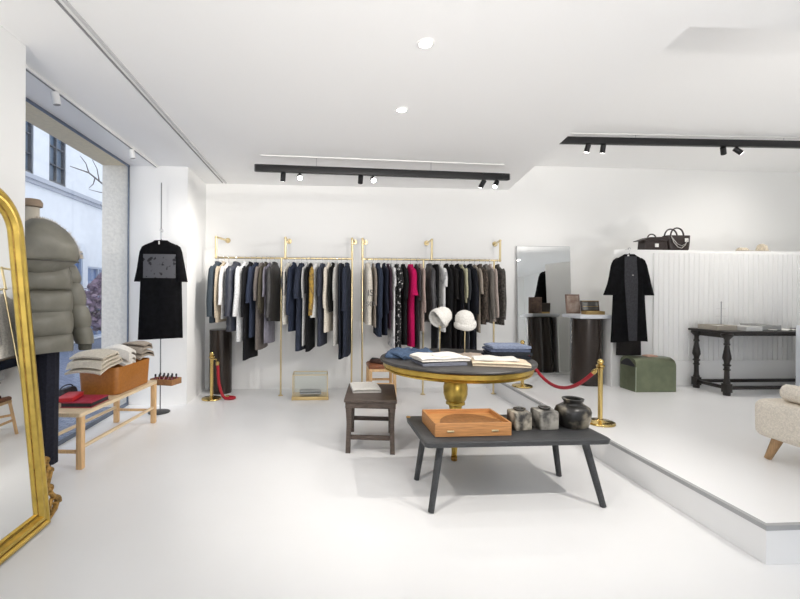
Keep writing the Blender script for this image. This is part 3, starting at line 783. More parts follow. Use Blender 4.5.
rp = thing('velvet_rope', 'red velvet rope hanging loose from the corner stanchion onto the floor', 'rope', (-1.30, 5.47, 0))
MB().tube([(0, 0, .44), (.008, -.002, .38), (.010, -.004, .3), (.020, -.008, .2), (.045, -.02, .115), (.075, -.035, .05), (.11, -.05, .021), (.16, -.06, .0195), (.20, -.045, .0195), (.215, -.01, .0195), (.19, .02, .0195), (.14, .03, .0195)], .0185, 12).build('cord', RED, rp)
MB().tube([(0, 0, .476), (0, 0, .463), (0, 0, .425)], [.009, .021, .021], 12).build('end_ferrule', POLBRASS, rp)
MB().tube([(.14, .03, .0215), (.095, .03, .0215)], .0212, 12).build('end_ferrule', POLBRASS, rp)

# ------------------------------------------------------------------ glass display box on the floor
gx, gy = -.14, 5.50
gb = thing('glass_display_box', 'small glass box with brass edges on the floor under the rail', 'display box', (gx, gy, 0))
W, D, Hh = .43, .24, .30
f = MB()
for sx in (1, -1):
    for sy in (1, -1):
        f.box((sx * W / 2, sy * D / 2, Hh / 2 + .03), (.01, .01, Hh - .03))
for z in (Hh + .012,):
    for sy in (1, -1): f.box((0, sy * D / 2, z), (W + .01, .01, .01))
    for sx in (1, -1): f.box((sx * W / 2, 0, z), (.01, D, .01))
f.build('frame', BRASS, gb, smooth=False)
MB().box((0, 0, .021), (W + .03, D + .03, .04), bev=.004).build('base', mat('brass_tray', (.74, .55, .26), .3, .8), gb)
for c_, s3 in (((0, -D / 2, .177), (W - .01, .004, .262)), ((0, D / 2, .177), (W - .01, .004, .262)), ((-W / 2, 0, .177), (.004, D - .01, .262)), ((W / 2, 0, .177), (.004, D - .01, .262)), ((0, 0, .311), (W - .01, D - .01, .004))):
    MB().box(c_, s3).build('glass_pane', glass('box_glass', (.97, .98, .97), .08), gb, smooth=False)
m_ = roll_cloth(.26, 2, .012, OFFW, seed=12, sag=.005, wob=.012).xf(Matrix.Diagonal((1, .45, 1, 1)))
tag(m_.build('silk_scarf', fabric('grey_silk', (.46, .46, .47), .1), None, (gx, gy, .072), .1), 'folded grey scarf inside the glass box', 'scarf')

# ------------------------------------------------------------------ round gilded table
TX, TY = 1.168, 3.69
rt = thing('round_table', 'round gilded pedestal table with dark top', 'table', (TX, TY, 0))
TR = .655
MB().lathe([(TR - .02, .752), (TR, .756), (TR + .004, .768), (TR - .002, .778), (TR - .012, .780), (.001, .780)], 80).build('top', DARKTOP, rt)
MB().lathe([(.10, .690), (TR - .085, .690), (TR - .06, .684), (TR - .035, .686), (TR - .03, .698), (TR - .04, .702), (TR - .025, .712), (TR - .022, .745), (TR - .012, .7515), (.1, .7515)], 80).build('apron', GILT, rt, angle=25)
MB().lathe([(.10, .69), (.095, .66), (.075, .645), (.072, .615), (.082, .605), (.085, .592), (.093, .575), (.104, .53), (.103, .47), (.088, .42), (.075, .405), (.082, .395), (.082, .38), (.058, .37), (.05, .33), (.065, .30), (.085, .25), (.085, .2), (.06, .18), (.03, .17)], 32).build('column', GILT, rt)
for k in range(3):
    a = -pi / 2 - .33 + k * 2 * pi / 3
    pts = [(0.05, .22), (.12, .24), (.19, .19), (.24, .10), (.275, .045), (.315, .03)]
    l = MB(); L3 = [Vector((r * cos(a), r * sin(a), z)) for r, z in pts]
    l.tube(L3, [.034, .04, .034, .026, .022, .024], 12)
    lg = l.build('leg', GILT, rt)
    MB().lathe([(.012, .001), (.024, .006), (.026, .018), (.015, .03)], 14, (.315 * cos(a), .315 * sin(a), 0)).build('foot', GILTDARK, lg)
# folded clothes on the round table
TZ = .781
def folded(name, label, cat, loc, rz, w, d, layers, thick, m, seed, wob=.006, extra=None, group=None):
    """A folded garment: one ribbon of cloth doubled back on itself layer over layer."""
    t = thing(name, label, cat, loc, rz, group)
    path = []
    for L in range(layers):
        h = thick * .5 + L * thick * 1.04; y0, y1 = -d / 2 + .004 * (L % 3), d / 2 - .005 * ((L * 2) % 3)
        row = [(lerp(y0, y1, k / 10), h) for k in range(11)]
        if L % 2: row = row[::-1]
        if path:
            py, pz = path[-1]; sgn = 1 if L % 2 else -1
            path.append((py + sgn * thick * .5, (pz + h) / 2))
        path += row
    P2 = [Vector((0, y, z)) for y, z in path]; up = []; dn = []
    for i, p in enumerate(P2):
        a = P2[max(i - 1, 0)]; b = P2[min(i + 1, len(P2) - 1)]; tg = (b - a).normalized(); nr = Vector((0, -tg.z, tg.y))
        up.append(p + nr * thick * .46); dn.append(p - nr * thick * .46)
    sec = up + dn[::-1]; M = MB(); rs = []
    H_ = layers * thick * 1.04
    for k in range(15):
        u = -1 + 2 * k / 14
        rs.append([Vector((u * w / 2 * (1 + .02 * sin(v.z * 60)), v.y, v.z * (1 - .30 * abs(u) ** 5) + .35 * wob * (v.z / H_) * sin(5 * u + seed))) for v in sec])
    M.rings(rs)
    for v in M.bm.verts:
        n_ = noise.noise(v.co * 9 + Vector((seed, 0, 0))); v.co.z += wob * n_ * (v.co.z / H_); v.co.x += wob * noise.noise(v.co * 14 + Vector((0, seed, 0)))
    M.build('cloth', m, t)
    if extra: extra(t, w, d, H_)
    return t
DENIM = fabric('blue_denim', (.060, .095, .160), .3); DENIMD = fabric('dark_denim', (.020, .024, .032), .25); DENIML = fabric('light_denim', (.22, .26, .36), .2)
def collar(m):
    def f(t, w, d, h):
        MB().tube([(.09 * cos(a), -d * .28 + .05 * sin(a), h + .004) for a in [2 * pi * k / 16 for k in range(16)]], .011, 8, closed=True).build('collar', m, t)
    return f
def crumpled(name, label, cat, loc, rz, w, d, h, m, seed):
    t = thing(name, label, cat, loc, rz); M = MB(); nx, ny = 30, 22; top = []
    def hh(u, v):
        e_ = max(0, 1 - max(abs(u), abs(v)) ** 5)
        n_ = noise.noise(Vector((u * 2.2 + seed, v * 1.6, seed))) + .6 * noise.noise(Vector((u * 5 + v * 3, v * 4, seed + 4)))
        return h * (.12 + .88 * e_ ** .5 * (.62 + .42 * n_))
    gv = []
    for i in range(nx + 1):
        row = []
        for j in range(ny + 1):
            u = -1 + 2 * i / nx; v = -1 + 2 * j / ny
            k = 1 + .12 * noise.noise(Vector((u * 1.5, v * 1.5, seed + 9)))
            row.append((u * w / 2 * k, v * d / 2 * k, max(.008, hh(u, v))))
        gv.append(row)
    T = [[M.bm.verts.new(p) for p in r] for r in gv]; B = [[M.bm.verts.new((p[0], p[1], .0006)) for p in r] for r in gv]
    for i in range(nx):
        for j in range(ny):
            M.bm.faces.new((T[i][j], T[i + 1][j], T[i + 1][j + 1], T[i][j + 1])); M.bm.faces.new((B[i][j], B[i][j + 1], B[i + 1][j + 1], B[i + 1][j]))
    for i in range(nx):
        M.bm.faces.new((T[i][0], B[i][0], B[i + 1][0], T[i + 1][0])); M.bm.faces.new((T[i][ny], T[i + 1][ny], B[i + 1][ny], B[i][ny]))
    for j in range(ny):
        M.bm.faces.new((T[0][j], T[0][j + 1], B[0][j + 1], B[0][j])); M.bm.faces.new((T[nx][j], B[nx][j], B[nx][j + 1], T[nx][j + 1]))
    M.build('cloth', m, t)
    return t
j = crumpled('denim_jacket', 'loosely folded blue denim jacket at the stool side of the round table', 'jacket', (.782, 3.80, TZ + .002), -.3, .40, .34, .075, DENIM, 3)
MB().tube([(-.17, -.10, .05), (-.09, -.145, .05), (-.03, -.20, .028), (-.015, -.225, .02)], [.03, .034, .03, .026], 10).xf(Matrix.Diagonal((1, 1, .7, 1))).build('sleeve', DENIM, j)
MB().tube([(.03, .03, .07), (.10, -.07, .062), (.17, -.13, .04)], [.03, .034, .026], 10).xf(Matrix.Diagonal((1, 1, .7, 1))).build('sleeve', DENIM, j)
folded('folded_jersey', 'folded grey blue jersey under the white shirt on the round table', 'jersey', (.945, 3.41, TZ), .12, .36, .25, 2, .012, fabric('grey_blue_jersey', (.17, .18, .22), .1), 2)
folded('folded_shirt', 'folded white shirt lying uppermost in the middle of the round table', 'shirt', (.955, 3.435, TZ + .031), .16, .40, .27, 3, .012, OFFW, 5, .012, collar(OFFW))
folded('folded_trousers', 'folded cream trousers near the front edge of the round table', 'trousers', (1.415, 3.345, TZ), -.28, .42, .25, 3, .012, fabric('cream_twill', (.66, .56, .42), .06), 7, .009)
folded('folded_tee', 'pale folded tee lying on the cream trousers', 'tee', (1.385, 3.37, TZ + .0395), -.2, .33, .20, 1, .012, fabric('pale_tee', (.70, .68, .64), .05), 9, .008)
crumpled('knit_sweater', 'crumpled taupe knit sweater behind the cream trousers', 'sweater', (1.25, 3.675, TZ), -.15, .33, .20, .05, fabric('taupe_sweater', (.36, .30, .25), .15), 6)
for k in range(4):
    folded('folded_jeans', ['black folded jeans at the bottom of the denim stack', 'dark charcoal folded jeans second from the bottom of the denim stack', 'mid blue folded jeans below the top of the denim stack', 'light blue folded jeans on top of the denim stack'][k],
           'jeans', (1.640 + (.006 if k % 2 else -.006), 3.735, TZ + .0292 * k), -.12 + .03 * k, .36 - .010 * k, .24, 2, .0135, [DENIMD, fabric('charcoal_denim', (.03, .034, .042), .2), fabric('mid_denim', (.085, .105, .165), .25), DENIML][k], 20 + k, .003, group='denim stack on the round table')
# two white hats on brass stands
WOOL = mat('white_boucle_wool', (.52, .51, .485), .95, 0, 70, .08, .8)
def hat_stand(label, x, y, h, lean=0):
    t = thing('hat_stand', label, 'hat stand', (x, y, TZ))
    MB().lathe([(.05, .001), (.05, .006), (.01, .010)], 24).tube([(0, 0, .006), (0, 0, h)], .0045, 8).build('stem', BRASS, t)
    MB().sphere((0, 0, h), .012, 10, 8).build('finial', BRASS, t)
hat_stand('thin brass hat stand under the tilted white hat', 1.075, 3.86, .255)
hat_stand('thin brass hat stand under the upright white hat', 1.30, 3.84, .235)
def hat(label, loc, R, flip):
    t = thing('wool_hat', label, 'hat', loc)
    r = .092; M = MB()
    outer = [(.001, .125), (.03, .122), (.06, .108), (.082, .08), (.092, .04), (.094, .0), (.096, -.02)]
    inner = [(.086, -.02), (.084, .02), (.075, .065), (.05, .095), (.001, .108)]
    M.lathe(outer + inner, 32); M.wobble(.003, 18, 4); M.xf(R).build('crown', WOOL, t)
    B = MB().rings([[Vector((( .096 + .012 * cos(b_)) * cos(a), (.096 + .012 * cos(b_)) * sin(a), -.022 + .03 * sin(b_) + .012 * cos(2 * a))) for b_ in [2 * pi * k / 10 for k in range(10)]] for a in [2 * pi * k / 40 for k in range(40)]], closed=True)
    B.xf(R).build('brim', WOOL, t)
hat('tilted white boucle bucket hat with its opening showing', (1.075, 3.86, 1.120), Matrix.Scale(.92, 4) @ Matrix.Rotation(1.0, 4, 'Y') @ Matrix.Rotation(-.35, 4, 'X'), 1)
hat('upright white boucle hat with small turned up brim', (1.30, 3.84, 1.075), Matrix.Scale(.94, 4) @ Matrix.Rotation(-.12, 4, 'Y') @ Matrix.Rotation(.08, 4, 'X'), 0)

# ------------------------------------------------------------------ dark stool with folded cloth
ds = thing('wooden_stool', 'dark brown rectangular wooden stool beside the round table', 'stool', (.447, 3.862, 0), -.13)
MB().box((0, 0, .443), (.44, .64, .026), bev=.005).build('seat', DARKWOOD, ds)
MB().box((0, -.29, .405), (.42, .03, .05), bev=.003).box((0, .29, .405), (.42, .03, .05), bev=.003).box((-.195, 0, .405), (.03, .56, .05)).box((.195, 0, .405), (.03, .56, .05)).build('apron', DARKWOOD, ds)
for sx in (1, -1):
    for sy in (1, -1):
        l = MB(); prof = [(.001, .186, .040), (.10, .184, .038), (.25, .180, .038), (.34, .182, .044), (.43, .187, .050)]
        l.rings([[Vector((sx * cx + w / 2 * a, sy * .275 + .024 * b, z)) for a, b in ((-1, -1), (1, -1), (1, 1), (-1, 1))] for z, cx, w in prof])
        l.build('leg', DARKWOOD, ds)
for sy, z in ((1, .13), (-1, .13), (-1, .12)):
    if (sy, z) == (-1, .12): continue
    MB().box((0, sy * .275, z), (.33, .022, .038), bev=.003).build('stretcher', DARKWOOD, ds)
for sx in (1, -1):
    MB().box((sx * .172, 0, .19), (.022, .53, .034), bev=.003).build('stretcher', DARKWOOD, ds)
folded('folded_towel', 'white folded cloth lying on the dark brown stool', 'cloth', (.40, 3.93, .4565), .03, .25, .28, 3, .014, fabric('white_towel', (.68, .66, .62), .05), 31, .003)

# ------------------------------------------------------------------ light stool with leather seat behind
bs = thing('leather_stool', 'light wooden stool with brown leather seat under the clothes rail', 'stool', (.735, 5.30, 0))
MB().rings([[Vector((x, y, z)) for x, y in rrect(-hx, -hy, hx, hy, .02)] for z, hx, hy in ((.425, .165, .165), (.432, .17, .17), (.455, .17, .17), (.472, .155, .155))]).build('seat', COGNAC, bs)
MB().box((0, 0, .408), (.325, .325, .034), bev=.004).build('seat_rail', ASHV, bs)
for sx in (1, -1):
    for sy in (1, -1):
        MB().bar((sx * .152, sy * .152, .001), (sx * .145, sy * .145, .42), .032, .032, .004).build('leg', ASHV, bs)
for sy in (1, -1):
    MB().box((0, sy * .148, .24), (.28, .018, .028), bev=.003).build('stretcher', ASHV, bs)
for sx in (1, -1):
    MB().box((sx * .148, 0, .18), (.018, .28, .028), bev=.003).build('stretcher', ASHV, bs)
t = thing('leather_slipper', 'black leather slip on shoe on the brown leather stool', 'shoe', (.70, 5.27, .473), .9)
MB().rings([[Vector((rx * cos(2 * pi * i / 18), .0 + ry * sin(2 * pi * i / 18), z)) for i in range(18)] for z, rx, ry in ((.001, .042, .125), (.018, .046, .13), (.045, .040, .115), (.058, .028, .09))]).build('upper', BROWNLEATHER, t)
MB().rings([[Vector((rx * cos(2 * pi * i / 18), .05 + ry * sin(2 * pi * i / 18), z)) for i in range(18)] for z, rx, ry in ((.04, .036, .06), (.062, .026, .045))]).build('strap', INK, t)

# ------------------------------------------------------------------ black bench table in front
bt = thing('low_bench_table', 'charcoal wooden low bench table with splayed legs at the front', 'table', (1.226, 2.872, 0), .015)
MB().rings([[Vector((x, y, z)) for x, y in rrect(-hx, -hy, hx, hy, .035)] for z, hx, hy in ((.395, .575, .262), (.402, .595, .282), (.430, .60, .287), (.437, .59, .277))]).build('top', BLACKWOOD, bt)
for sx in (1, -1):
    for sy in (1, -1):
        MB().tube([(sx * (.555 if sy < 0 else .535), sy * (.262 if sy < 0 else .20), .001), (sx * .475, sy * .19, .398)], [.019, .024], 14).build('leg', BLACKWOOD, bt)
MB().tube([(-.585, .255, .436), (-.585, .255, .441)], [.018, .015], 12).build('knob', GILTDARK, bt)
BTZ = .4385
# shallow wooden case
wc = thing('wooden_case', 'shallow oak case with darker brown half disc on the low bench table', 'case', (.962, 2.84, BTZ), .02)
w2, d2 = .243, .160
q = MB(); q.box((0, -d2, .043), (2 * w2 + .012, .014, .084), bev=.002).box((0, d2, .043), (2 * w2 + .012, .014, .084), bev=.002).box((-w2, 0, .043), (.014, 2 * d2 - .01, .084), bev=.002).box((w2, 0, .043), (.014, 2 * d2 - .01, .084), bev=.002)
q.build('body', OAK, wc, smooth=False)
MB().box((0, 0, .030), (2 * w2 - .01, 2 * d2 - .01, .058)).build('panel', mat('oak_panel', (.50, .24, .085), .45, 0, 9, .15, .05, (1, 14, 14)), wc, smooth=False)
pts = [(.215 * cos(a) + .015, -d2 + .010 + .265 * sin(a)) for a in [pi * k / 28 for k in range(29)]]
MB().prism(pts, .0585, .066).build('half_disc', OAKIN, wc)  # half disc in a darker brown, over the oak panel
for sx in (-.15, .14):
    MB().box((sx, -d2 - .009, .035), (.045, .006, .012), bev=.002).build('clasp', BRASS, wc)
# three ceramic jars
def ceramic(name, dark, light, lo, hi, sc):
    return mat(name, dark, .33, 0, sc, 0, .1, col2=light, lo=lo, hi=hi)
def square_jar(label, x, y, w, d, h, m, rz=0, rim=.035):
    t = thing('ceramic_jar', label, 'jar', (x, y, BTZ), rz)
    rr = lambda k, z, r: [Vector((p[0], p[1], z)) for p in rrect(-w / 2 * k, -d / 2 * k, w / 2 * k, d / 2 * k, r, 5)]
    b = MB().rings([rr(.96, .001, .012), rr(1, .006, .012), rr(1, h * .80, .012), rr(.96, h * .86, .014), rr(.70, h * .90, .02)])
    b.wobble(.0015, 20, 3).build('body', m, t)
    MB().lathe([(rim * .95, h * .88), (rim, h * .93), (rim * 1.15, h * .96), (rim * 1.12, h), (rim * .8, h), (rim * .72, h * .97), (rim * .7, h * .86), (.001, h * .85)], 26).build('neck', mat('dark_glaze', (.05, .047, .043), .3), t)
square_jar('smallest square grey stoneware jar with mottled glaze next to the oak case', 1.335, 2.83, .122, .12, .135, ceramic('mottled_stoneware', (.035, .032, .030), (.46, .42, .34), .40, .62, 14), .1)
square_jar('middle square jar in pale grey stoneware between the other two jars', 1.515, 2.84, .135, .13, .140, ceramic('pale_stoneware', (.05, .048, .044), (.40, .38, .34), .36, .58, 11), .1)
t = thing('ceramic_jar', 'largest shouldered dark stoneware jar with wide neck at the platform end', 'jar', (1.728, 2.86, BTZ), .1)
KM = ceramic('dark_stoneware', (.014, .013, .012), (.32, .28, .21), .47, .66, 8)
def sq(r, z, e):
    out = []
    for k in range(36):
        a = 2 * pi * k / 36; c_, s_ = cos(a), sin(a)
        out.append(Vector((r * math.copysign(abs(c_) ** e, c_), r * .9 * math.copysign(abs(s_) ** e, s_), z)))
    return out
MB().rings([sq(.085, .001, .7), sq(.092, .008, .7), sq(.105, .06, .72), sq(.112, .105, .78), sq(.104, .130, .85), sq(.075, .150, .95)]).wobble(.002, 14, 5).build('body', KM, t)
MB().lathe([(.066, .145), (.058, .155), (.058, .168), (.068, .180), (.070, .190), (.060, .192), (.050, .186), (.048, .15), (.001, .148)], 32).build('neck', KM, t)

# ------------------------------------------------------------------ tall leaning mirror at the back
def tall_mirror():
    x0, x1, y, H = 2.765, 3.555, 5.885, 1.83
    t = thing('leaning_mirror', 'tall frameless mirror leaning on the back wall of the platform', 'mirror', ((x0 + x1) / 2, y, PLAT))
    w = x1 - x0; R = Matrix.Rotation(-.05, 4, 'X')
    MB().box((0, .012, H / 2), (w, .018, H), bev=.002).xf(R).build('backing', mat('grey_edge', (.48, .48, .49), .4), t)
    MB().box((0, .0, H / 2), (w - .012, .006, H - .012)).xf(R).build('glass', MIRROR, t, smooth=False)
tall_mirror()
# things on the pedestal top: framed picture, open jewellery box, small bag
PT = PLAT + .8885
t = thing('photo_frame', 'brown framed collage standing at the back of the pedestal top', 'picture frame', (3.275, 5.42, PT), .1)
R = Matrix.Rotation(-.12, 4, 'X')
MB().box((0, 0, .13), (.20, .016, .25), bev=.003).xf(R).build('frame', mat('brown_frame', (.20, .13, .10), .6, 0, 20, .3), t)
MB().box((0, -.009, .13), (.165, .004, .21)).xf(R).build('print', mat('collage_print', (.20, .13, .10), .6, 0, 9, 0, 0, col2=(.42, .36, .31), lo=.35, hi=.7), t, smooth=False)
t = thing('jewellery_box', 'open black and gold jewellery box on the pedestal top', 'box', (3.44, 5.27, PT), -.05)
q = MB().box((0, 0, .012), (.235, .12, .022)); q.box((0, -.056, .028), (.235, .008, .03)).box((0, .056, .028), (.235, .008, .03)).box((-.114, 0, .028), (.008, .12, .03)).box((.114, 0, .028), (.008, .12, .03))
q.build('body', mat('gold_rim', (.55, .38, .16), .35, .7), t, smooth=False)
MB().box((0, .052, .10), (.20, .003, .006)).box((0, .058, .17), (.22, .004, .006)).build('rim', MATS['gold_rim'], t, smooth=False)
l = MB().box((0, 0, .075), (.24, .012, .14), bev=.003).xf(Matrix.Translation((0, .06, .03)) @ Matrix.Rotation(-.15, 4, 'X')).build('lid', mat('dark_walnut', (.035, .022, .016), .4), t)
MB().box((0, -.008, .075), (.20, .003, .10)).xf(Matrix.Translation((0, .06, .03)) @ Matrix.Rotation(-.15, 4, 'X')).build('lining', mat('smoky_mirror', (.30, .30, .28), .1, .7), l, smooth=False)
m_ = roll_cloth(.14, 1, .008, OFFW, seed=14, sag=.002, wob=.006).xf(Matrix.Diagonal((1, .25, 1, 1)))
tag(m_.build('gold_chain', mat('gold_chain', (.9, .65, .25), .3, 1., 90, .3, 1.), None, (3.44, 5.27, PT + .037), 0), 'gold chain lying in the open jewellery box', 'necklace')

# ------------------------------------------------------------------ black robe on the half wall
robe = front_garment('robe', 'long black open robe hanging on the white half wall', 'robe', (3.765, 5.065, 1.835), 0,
                     [(0, .06), (.015, .08), (.04, .13), (.08, .17), (.14, .19), (.4, .20), (.7, .215), (1.065, .235)], .085, 1.065, VELVET, .46, 13, .135, .105, .075, .045, 1.1)
M = MB(); rs = []
for k in range(17):
    z = -.03 - 1.03 * k / 16; w = interp([(0, .075), (.3, .085), (1, .052)], k / 16); ox = lerp(-.02, .015, k / 16)
    rs.append([Vector((ox + w * x, -.048 - .012 * cos(x * 1.5) - (.004 if y else 0), z)) for x, y in [(-1, 0), (-.5, 0), (0, 0), (.5, 0), (1, 0), (1, 1), (.5, 1), (0, 1), (-.5, 1), (-1, 1)]])
M.rings(rs).build('inner_layer', CHARCOAL, robe)
MB().rings([[Vector((.0 + hx * cos(2 * pi * i / 24), .002 + .032 * sin(2 * pi * i / 24) + .004 * sin(10 * pi * i / 24), z)) for i in range(24)] for z, hx in ((-1.0, .15), (-1.1, .155), (-1.24, .158))]).build('under_skirt', fabric('black_underskirt', (.016, .014, .014)), robe)
MB().box((-.045, -.045, -.02), (.02, .003, .022)).build('neck_label', PAPER, robe, smooth=False)
MB().box((0, -.066, -.26), (.018, .003, .012)).build('emblem', mat('pale_thread', (.35, .33, .32), .8), robe, smooth=False)
hanger('black hanger of the long robe on the half wall', (3.765, 5.065, 1.842), 0, .075, half=.075)
t = MB().tube([(0, .052, 0), (0, 0, 0), (0, -.012, .012)], .005, 8); tag(t.build('wall_hook', CHROME, None, (3.765, 5.082, 1.898)), 'small wall hook above the black robe', 'hook')

# ------------------------------------------------------------------ green metal case
gc = thing('green_case', 'dark green metal case with rounded top on the platform', 'case', (3.925, 4.955, PLAT), -.0)
W, D, Hh = .51, .27, .40
def arch(hx, z0, z1, r):   # profile in (y, z)
    return [(-hx, z0), (hx, z0)] + [(hx - r + r * cos(a), z1 - r + r * sin(a)) for a in [pi / 2 * k / 8 for k in range(9)]] + [(-hx + r + r * cos(a), z1 - r + r * sin(a)) for a in [pi / 2 + pi / 2 * k / 8 for k in range(9)]]
rs = []
for x, k in ((-W / 2, 0), (-W / 2 + .004, 1), (W / 2 - .03, 1), (W / 2 - .008, .965), (W / 2, .9)):
    rs.append([Vector((x, y * k, .002 + (z - .002) * (k if k else 1))) for y, z in arch(D / 2 - (.004 if k == 0 else 0), .002, Hh, .085)])
MB().rings(rs).build('body', GREEN, gc, angle=35)
MB().rings([[Vector((x, y, z)) for y, z in [(-.115, .295)] + [(-.115 + .23 * k / 8, .315 + .065 * sin(pi * k / 8)) for k in range(9)] + [(.115, .295)]] for x in (-W / 2 - .002, -W / 2 + .002)]).build('handle_slot', INK, gc, smooth=False)
MB().box((-W / 2 + .003, -D / 2, .15), (.006, .006, .29)).build('corner_edge', mat('bright_edge', (.55, .60, .48), .3, .6), gc, smooth=False)
folded('folded_scarf', 'small pink folded scarf on top of the green case', 'scarf', (3.95, 4.95, PLAT + .4015), 0, .13, .09, 2, .009, fabric('pink_scarf', (.58, .38, .30), .08), 41, .001)

# ------------------------------------------------------------------ dark console table with turned legs
CT = .93
ct = thing('console_table', 'dark console table with turned legs along the panelled half wall', 'table', (5.31, 4.84, PLAT))
zt = CT - PLAT
MB().box((0, 0, zt - .014), (1.50, .52, .026), bev=.005).build('top', EBONY, ct)
ap = MB()
for y in (-.20, .20):
    pts = [(-.72, zt - .028), (-.72, zt - .075)] + [(-.64 + 1.28 * k / 10, zt - .055) for k in range(11)] + [(.72, zt - .075), (.72, zt - .028)]
    ap.prism(pts, y - .011, y + .011, 'y')
ap.box((-.69, 0, zt - .055), (.022, .40, .055)).box((.69, 0, zt - .055), (.022, .40, .055))
ap.build('apron', EBONY, ct, smooth=False)
for sx in (1, -1):
    for sy in (1, -1):
        l = MB(); c0 = (sx * .69, sy * .20, 0)
        l.lathe([(.034, .001), (.036, .02), (.036, .04)], 20, c0)
        l.box((c0[0], c0[1], .085), (.072, .072, .10), bev=.004)
        l.lathe([(.03, .13), (.034, .14), (.034, .15), (.028, .16), (.026, .19), (.024, .28), (.034, .29), (.034, .30), (.026, .305), (.026, .33), (.038, .34), (.038, .35), (.026, .36), (.030, .39), (.042, .42), (.040, .45), (.028, .52), (.022, .57), (.030, .575), (.030, .59), (.024, .60), (.024, zt - .10), (.032, zt - .085), (.045, zt - .07), (.06, zt - .05), (.055, zt - .03)], 22, c0)
        l.build('leg', EBONY, ct)
for sy in (1, -1): MB().box((0, sy * .20, .085), (1.32, .034, .038), bev=.004).build('stretcher', EBONY, ct)
for sx in (1, -1): MB().box((sx * .69, 0, .085), (.034, .34, .038), bev=.004).build('stretcher', EBONY, ct)
# things on the console
CZ = CT + .0005
ACR = mat('frosted_white_tray', (.70, .70, .68), .35)
def dish(name, label, cat, x, y, w, d, h, m, rz=0, inner=None):
    t = thing(name, label, cat, (x, y, CZ), rz)
    q = MB().box((0, 0, .004), (w, d, .006))
    for c_, s3 in (((0, -d / 2, h / 2), (w, .006, h)), ((0, d / 2, h / 2), (w, .006, h)), ((-w / 2, 0, h / 2), (.006, d, h)), ((w / 2, 0, h / 2), (.006, d, h))): q.box(c_, s3)
    q.build('body', m, t, smooth=False)
    if inner: MB().box((0, 0, h * .55), (w - .012, d - .012, h * .5)).build('lining', inner, t, smooth=False)
    return t
dish('display_tray', 'beige flat display tray at the green case end of the console', 'tray', 4.71, 4.86, .24, .26, .055, mat('beige_tray', (.42, .38, .32), .6), 0, PAPER)
dish('display_tray', 'white display tray under the jewellery stand on the console', 'tray', 4.955, 4.80, .20, .30, .050, ACR, .05, PAPER)
dish('display_tray', 'grey display tray next to the acrylic block on the console', 'tray', 5.26, 4.86, .22, .28, .060, mat('grey_tray', (.36, .36, .35), .5), -.03, PAPER)
t = thing('acrylic_block', 'small clear grey block between the trays on the console', 'block', (5.105, 4.72, CZ), .2)
MB().box((0, 0, .026), (.06, .06, .05), bev=.004).build('body', mat('grey_acrylic', (.42, .43, .42), .1), t)
t = thing('ring_dish', 'small white ring dish by the front edge of the console', 'dish', (5.19, 4.655, CZ))
MB().lathe([(.02, .001), (.03, .004), (.042, .016), (.040, .017), (.028, .008), (.001, .007)], 24).build('bowl', PAPER, t)
t = thing('jewellery_stand', 'thin metal jewellery stand with short arms on the console', 'stand', (4.90, 5.0, CZ))
MB().lathe([(.035, .001), (.035, .006), (.006, .010)], 20).tube([(0, 0, .006), (0, 0, .33)], .004, 8).build('stem', STEEL, t)
for z, w in ((.32, .02), (.24, .06), (.15, .07)): MB().tube([(-w, 0, z), (w, 0, z)], .0022, 6).build('arm', mat('silver_wire', (.6, .6, .6), .3, 1), t)
t = thing('magazine', 'white magazine lying open near the end of the console', 'magazine', (5.475, 4.80, CZ), .05)
for s_ in (1, -1):
    MB().rings([[Vector((s_ * x, y, .002 + .014 * sin(pi * x / .13) ** 1 * (1 - x / .4) + dz)) for x, dz in [(.13 * k / 8, .002) for k in range(9)] + [(.13 * k / 8, -.001) for k in range(8, -1, -1)]] for y in (-.12, .12)]).xf(Matrix.Scale(.6, 4, (1, 0, 0))).build('page', PAPER, t)
# white plinth at the end of the console
t = thing('display_plinth', 'white display plinth past the end of the dark console', 'plinth', (5.56, 4.37, PLAT))
MB().box((0, 0, .42), (.44, .34, .78), bev=.004).build('body', mat('cool_white_lacquer', (.74, .78, .84), .4), t)
MB().box((0, 0, .015), (.40, .30, .028)).build('plinth_base', BLACKM, t, smooth=False)

# ------------------------------------------------------------------ handbags and slippers on the half wall ledge
LEDGE = 1.9005
LEA = mat('espresso_leather', (.030, .020, .018), .45, 0, 50, .25, .15)
t = thing('satchel', 'smaller espresso satchel with flat lid on the half wall ledge', 'handbag', (4.235, 5.28, LEDGE))
MB().rings([[Vector((x * hx, y * hy, z)) for x, y in ((-1, -1), (1, -1), (1, 1), (-1, 1))] for z, hx, hy in ((.001, .145, .06), (.012, .152, .065), (.13, .145, .06), (.15, .135, .05))]).build('body', LEA, t)
MB().prism([(-.21, .118), (-.205, .128), (-.09, .168), (.10, .175), (.155, .165), (.155, .125), (-.15, .125)], -.07, .07, 'y').build('flap', LEA, t)
MB().tube([(-.01 + .055 * cos(a), 0, .165 + .05 * sin(a)) for a in [pi * k / 12 for k in range(13)]], .008, 8).build('handle', LEA, t)
MB().box((-.0, -.073, .065), (.048, .004, .045)).build('tag', PAPER, t, smooth=False)
t = thing('tote_bag', 'larger espresso tote with arched handles and chain on the half wall ledge', 'handbag', (4.545, 5.27, LEDGE))
MB().rings([[Vector((x * hx + ox, y * hy, z)) for x, y in rrect(-1, -1, 1, 1, .3, 3)] for z, hx, hy, ox in ((.001, .115, .06, 0), (.02, .128, .068, 0), (.10, .142, .066, 0), (.198, .155, .055, .0))]).build('body', LEA, t)
for y in (-.05, .05):
    MB().tube([(-.03 + .088 * cos(a), y, .155 + .135 * max(0, sin(a)) ** .7) for a in [pi * k / 18 for k in range(19)]], .0095, 8).build('handle', LEA, t)
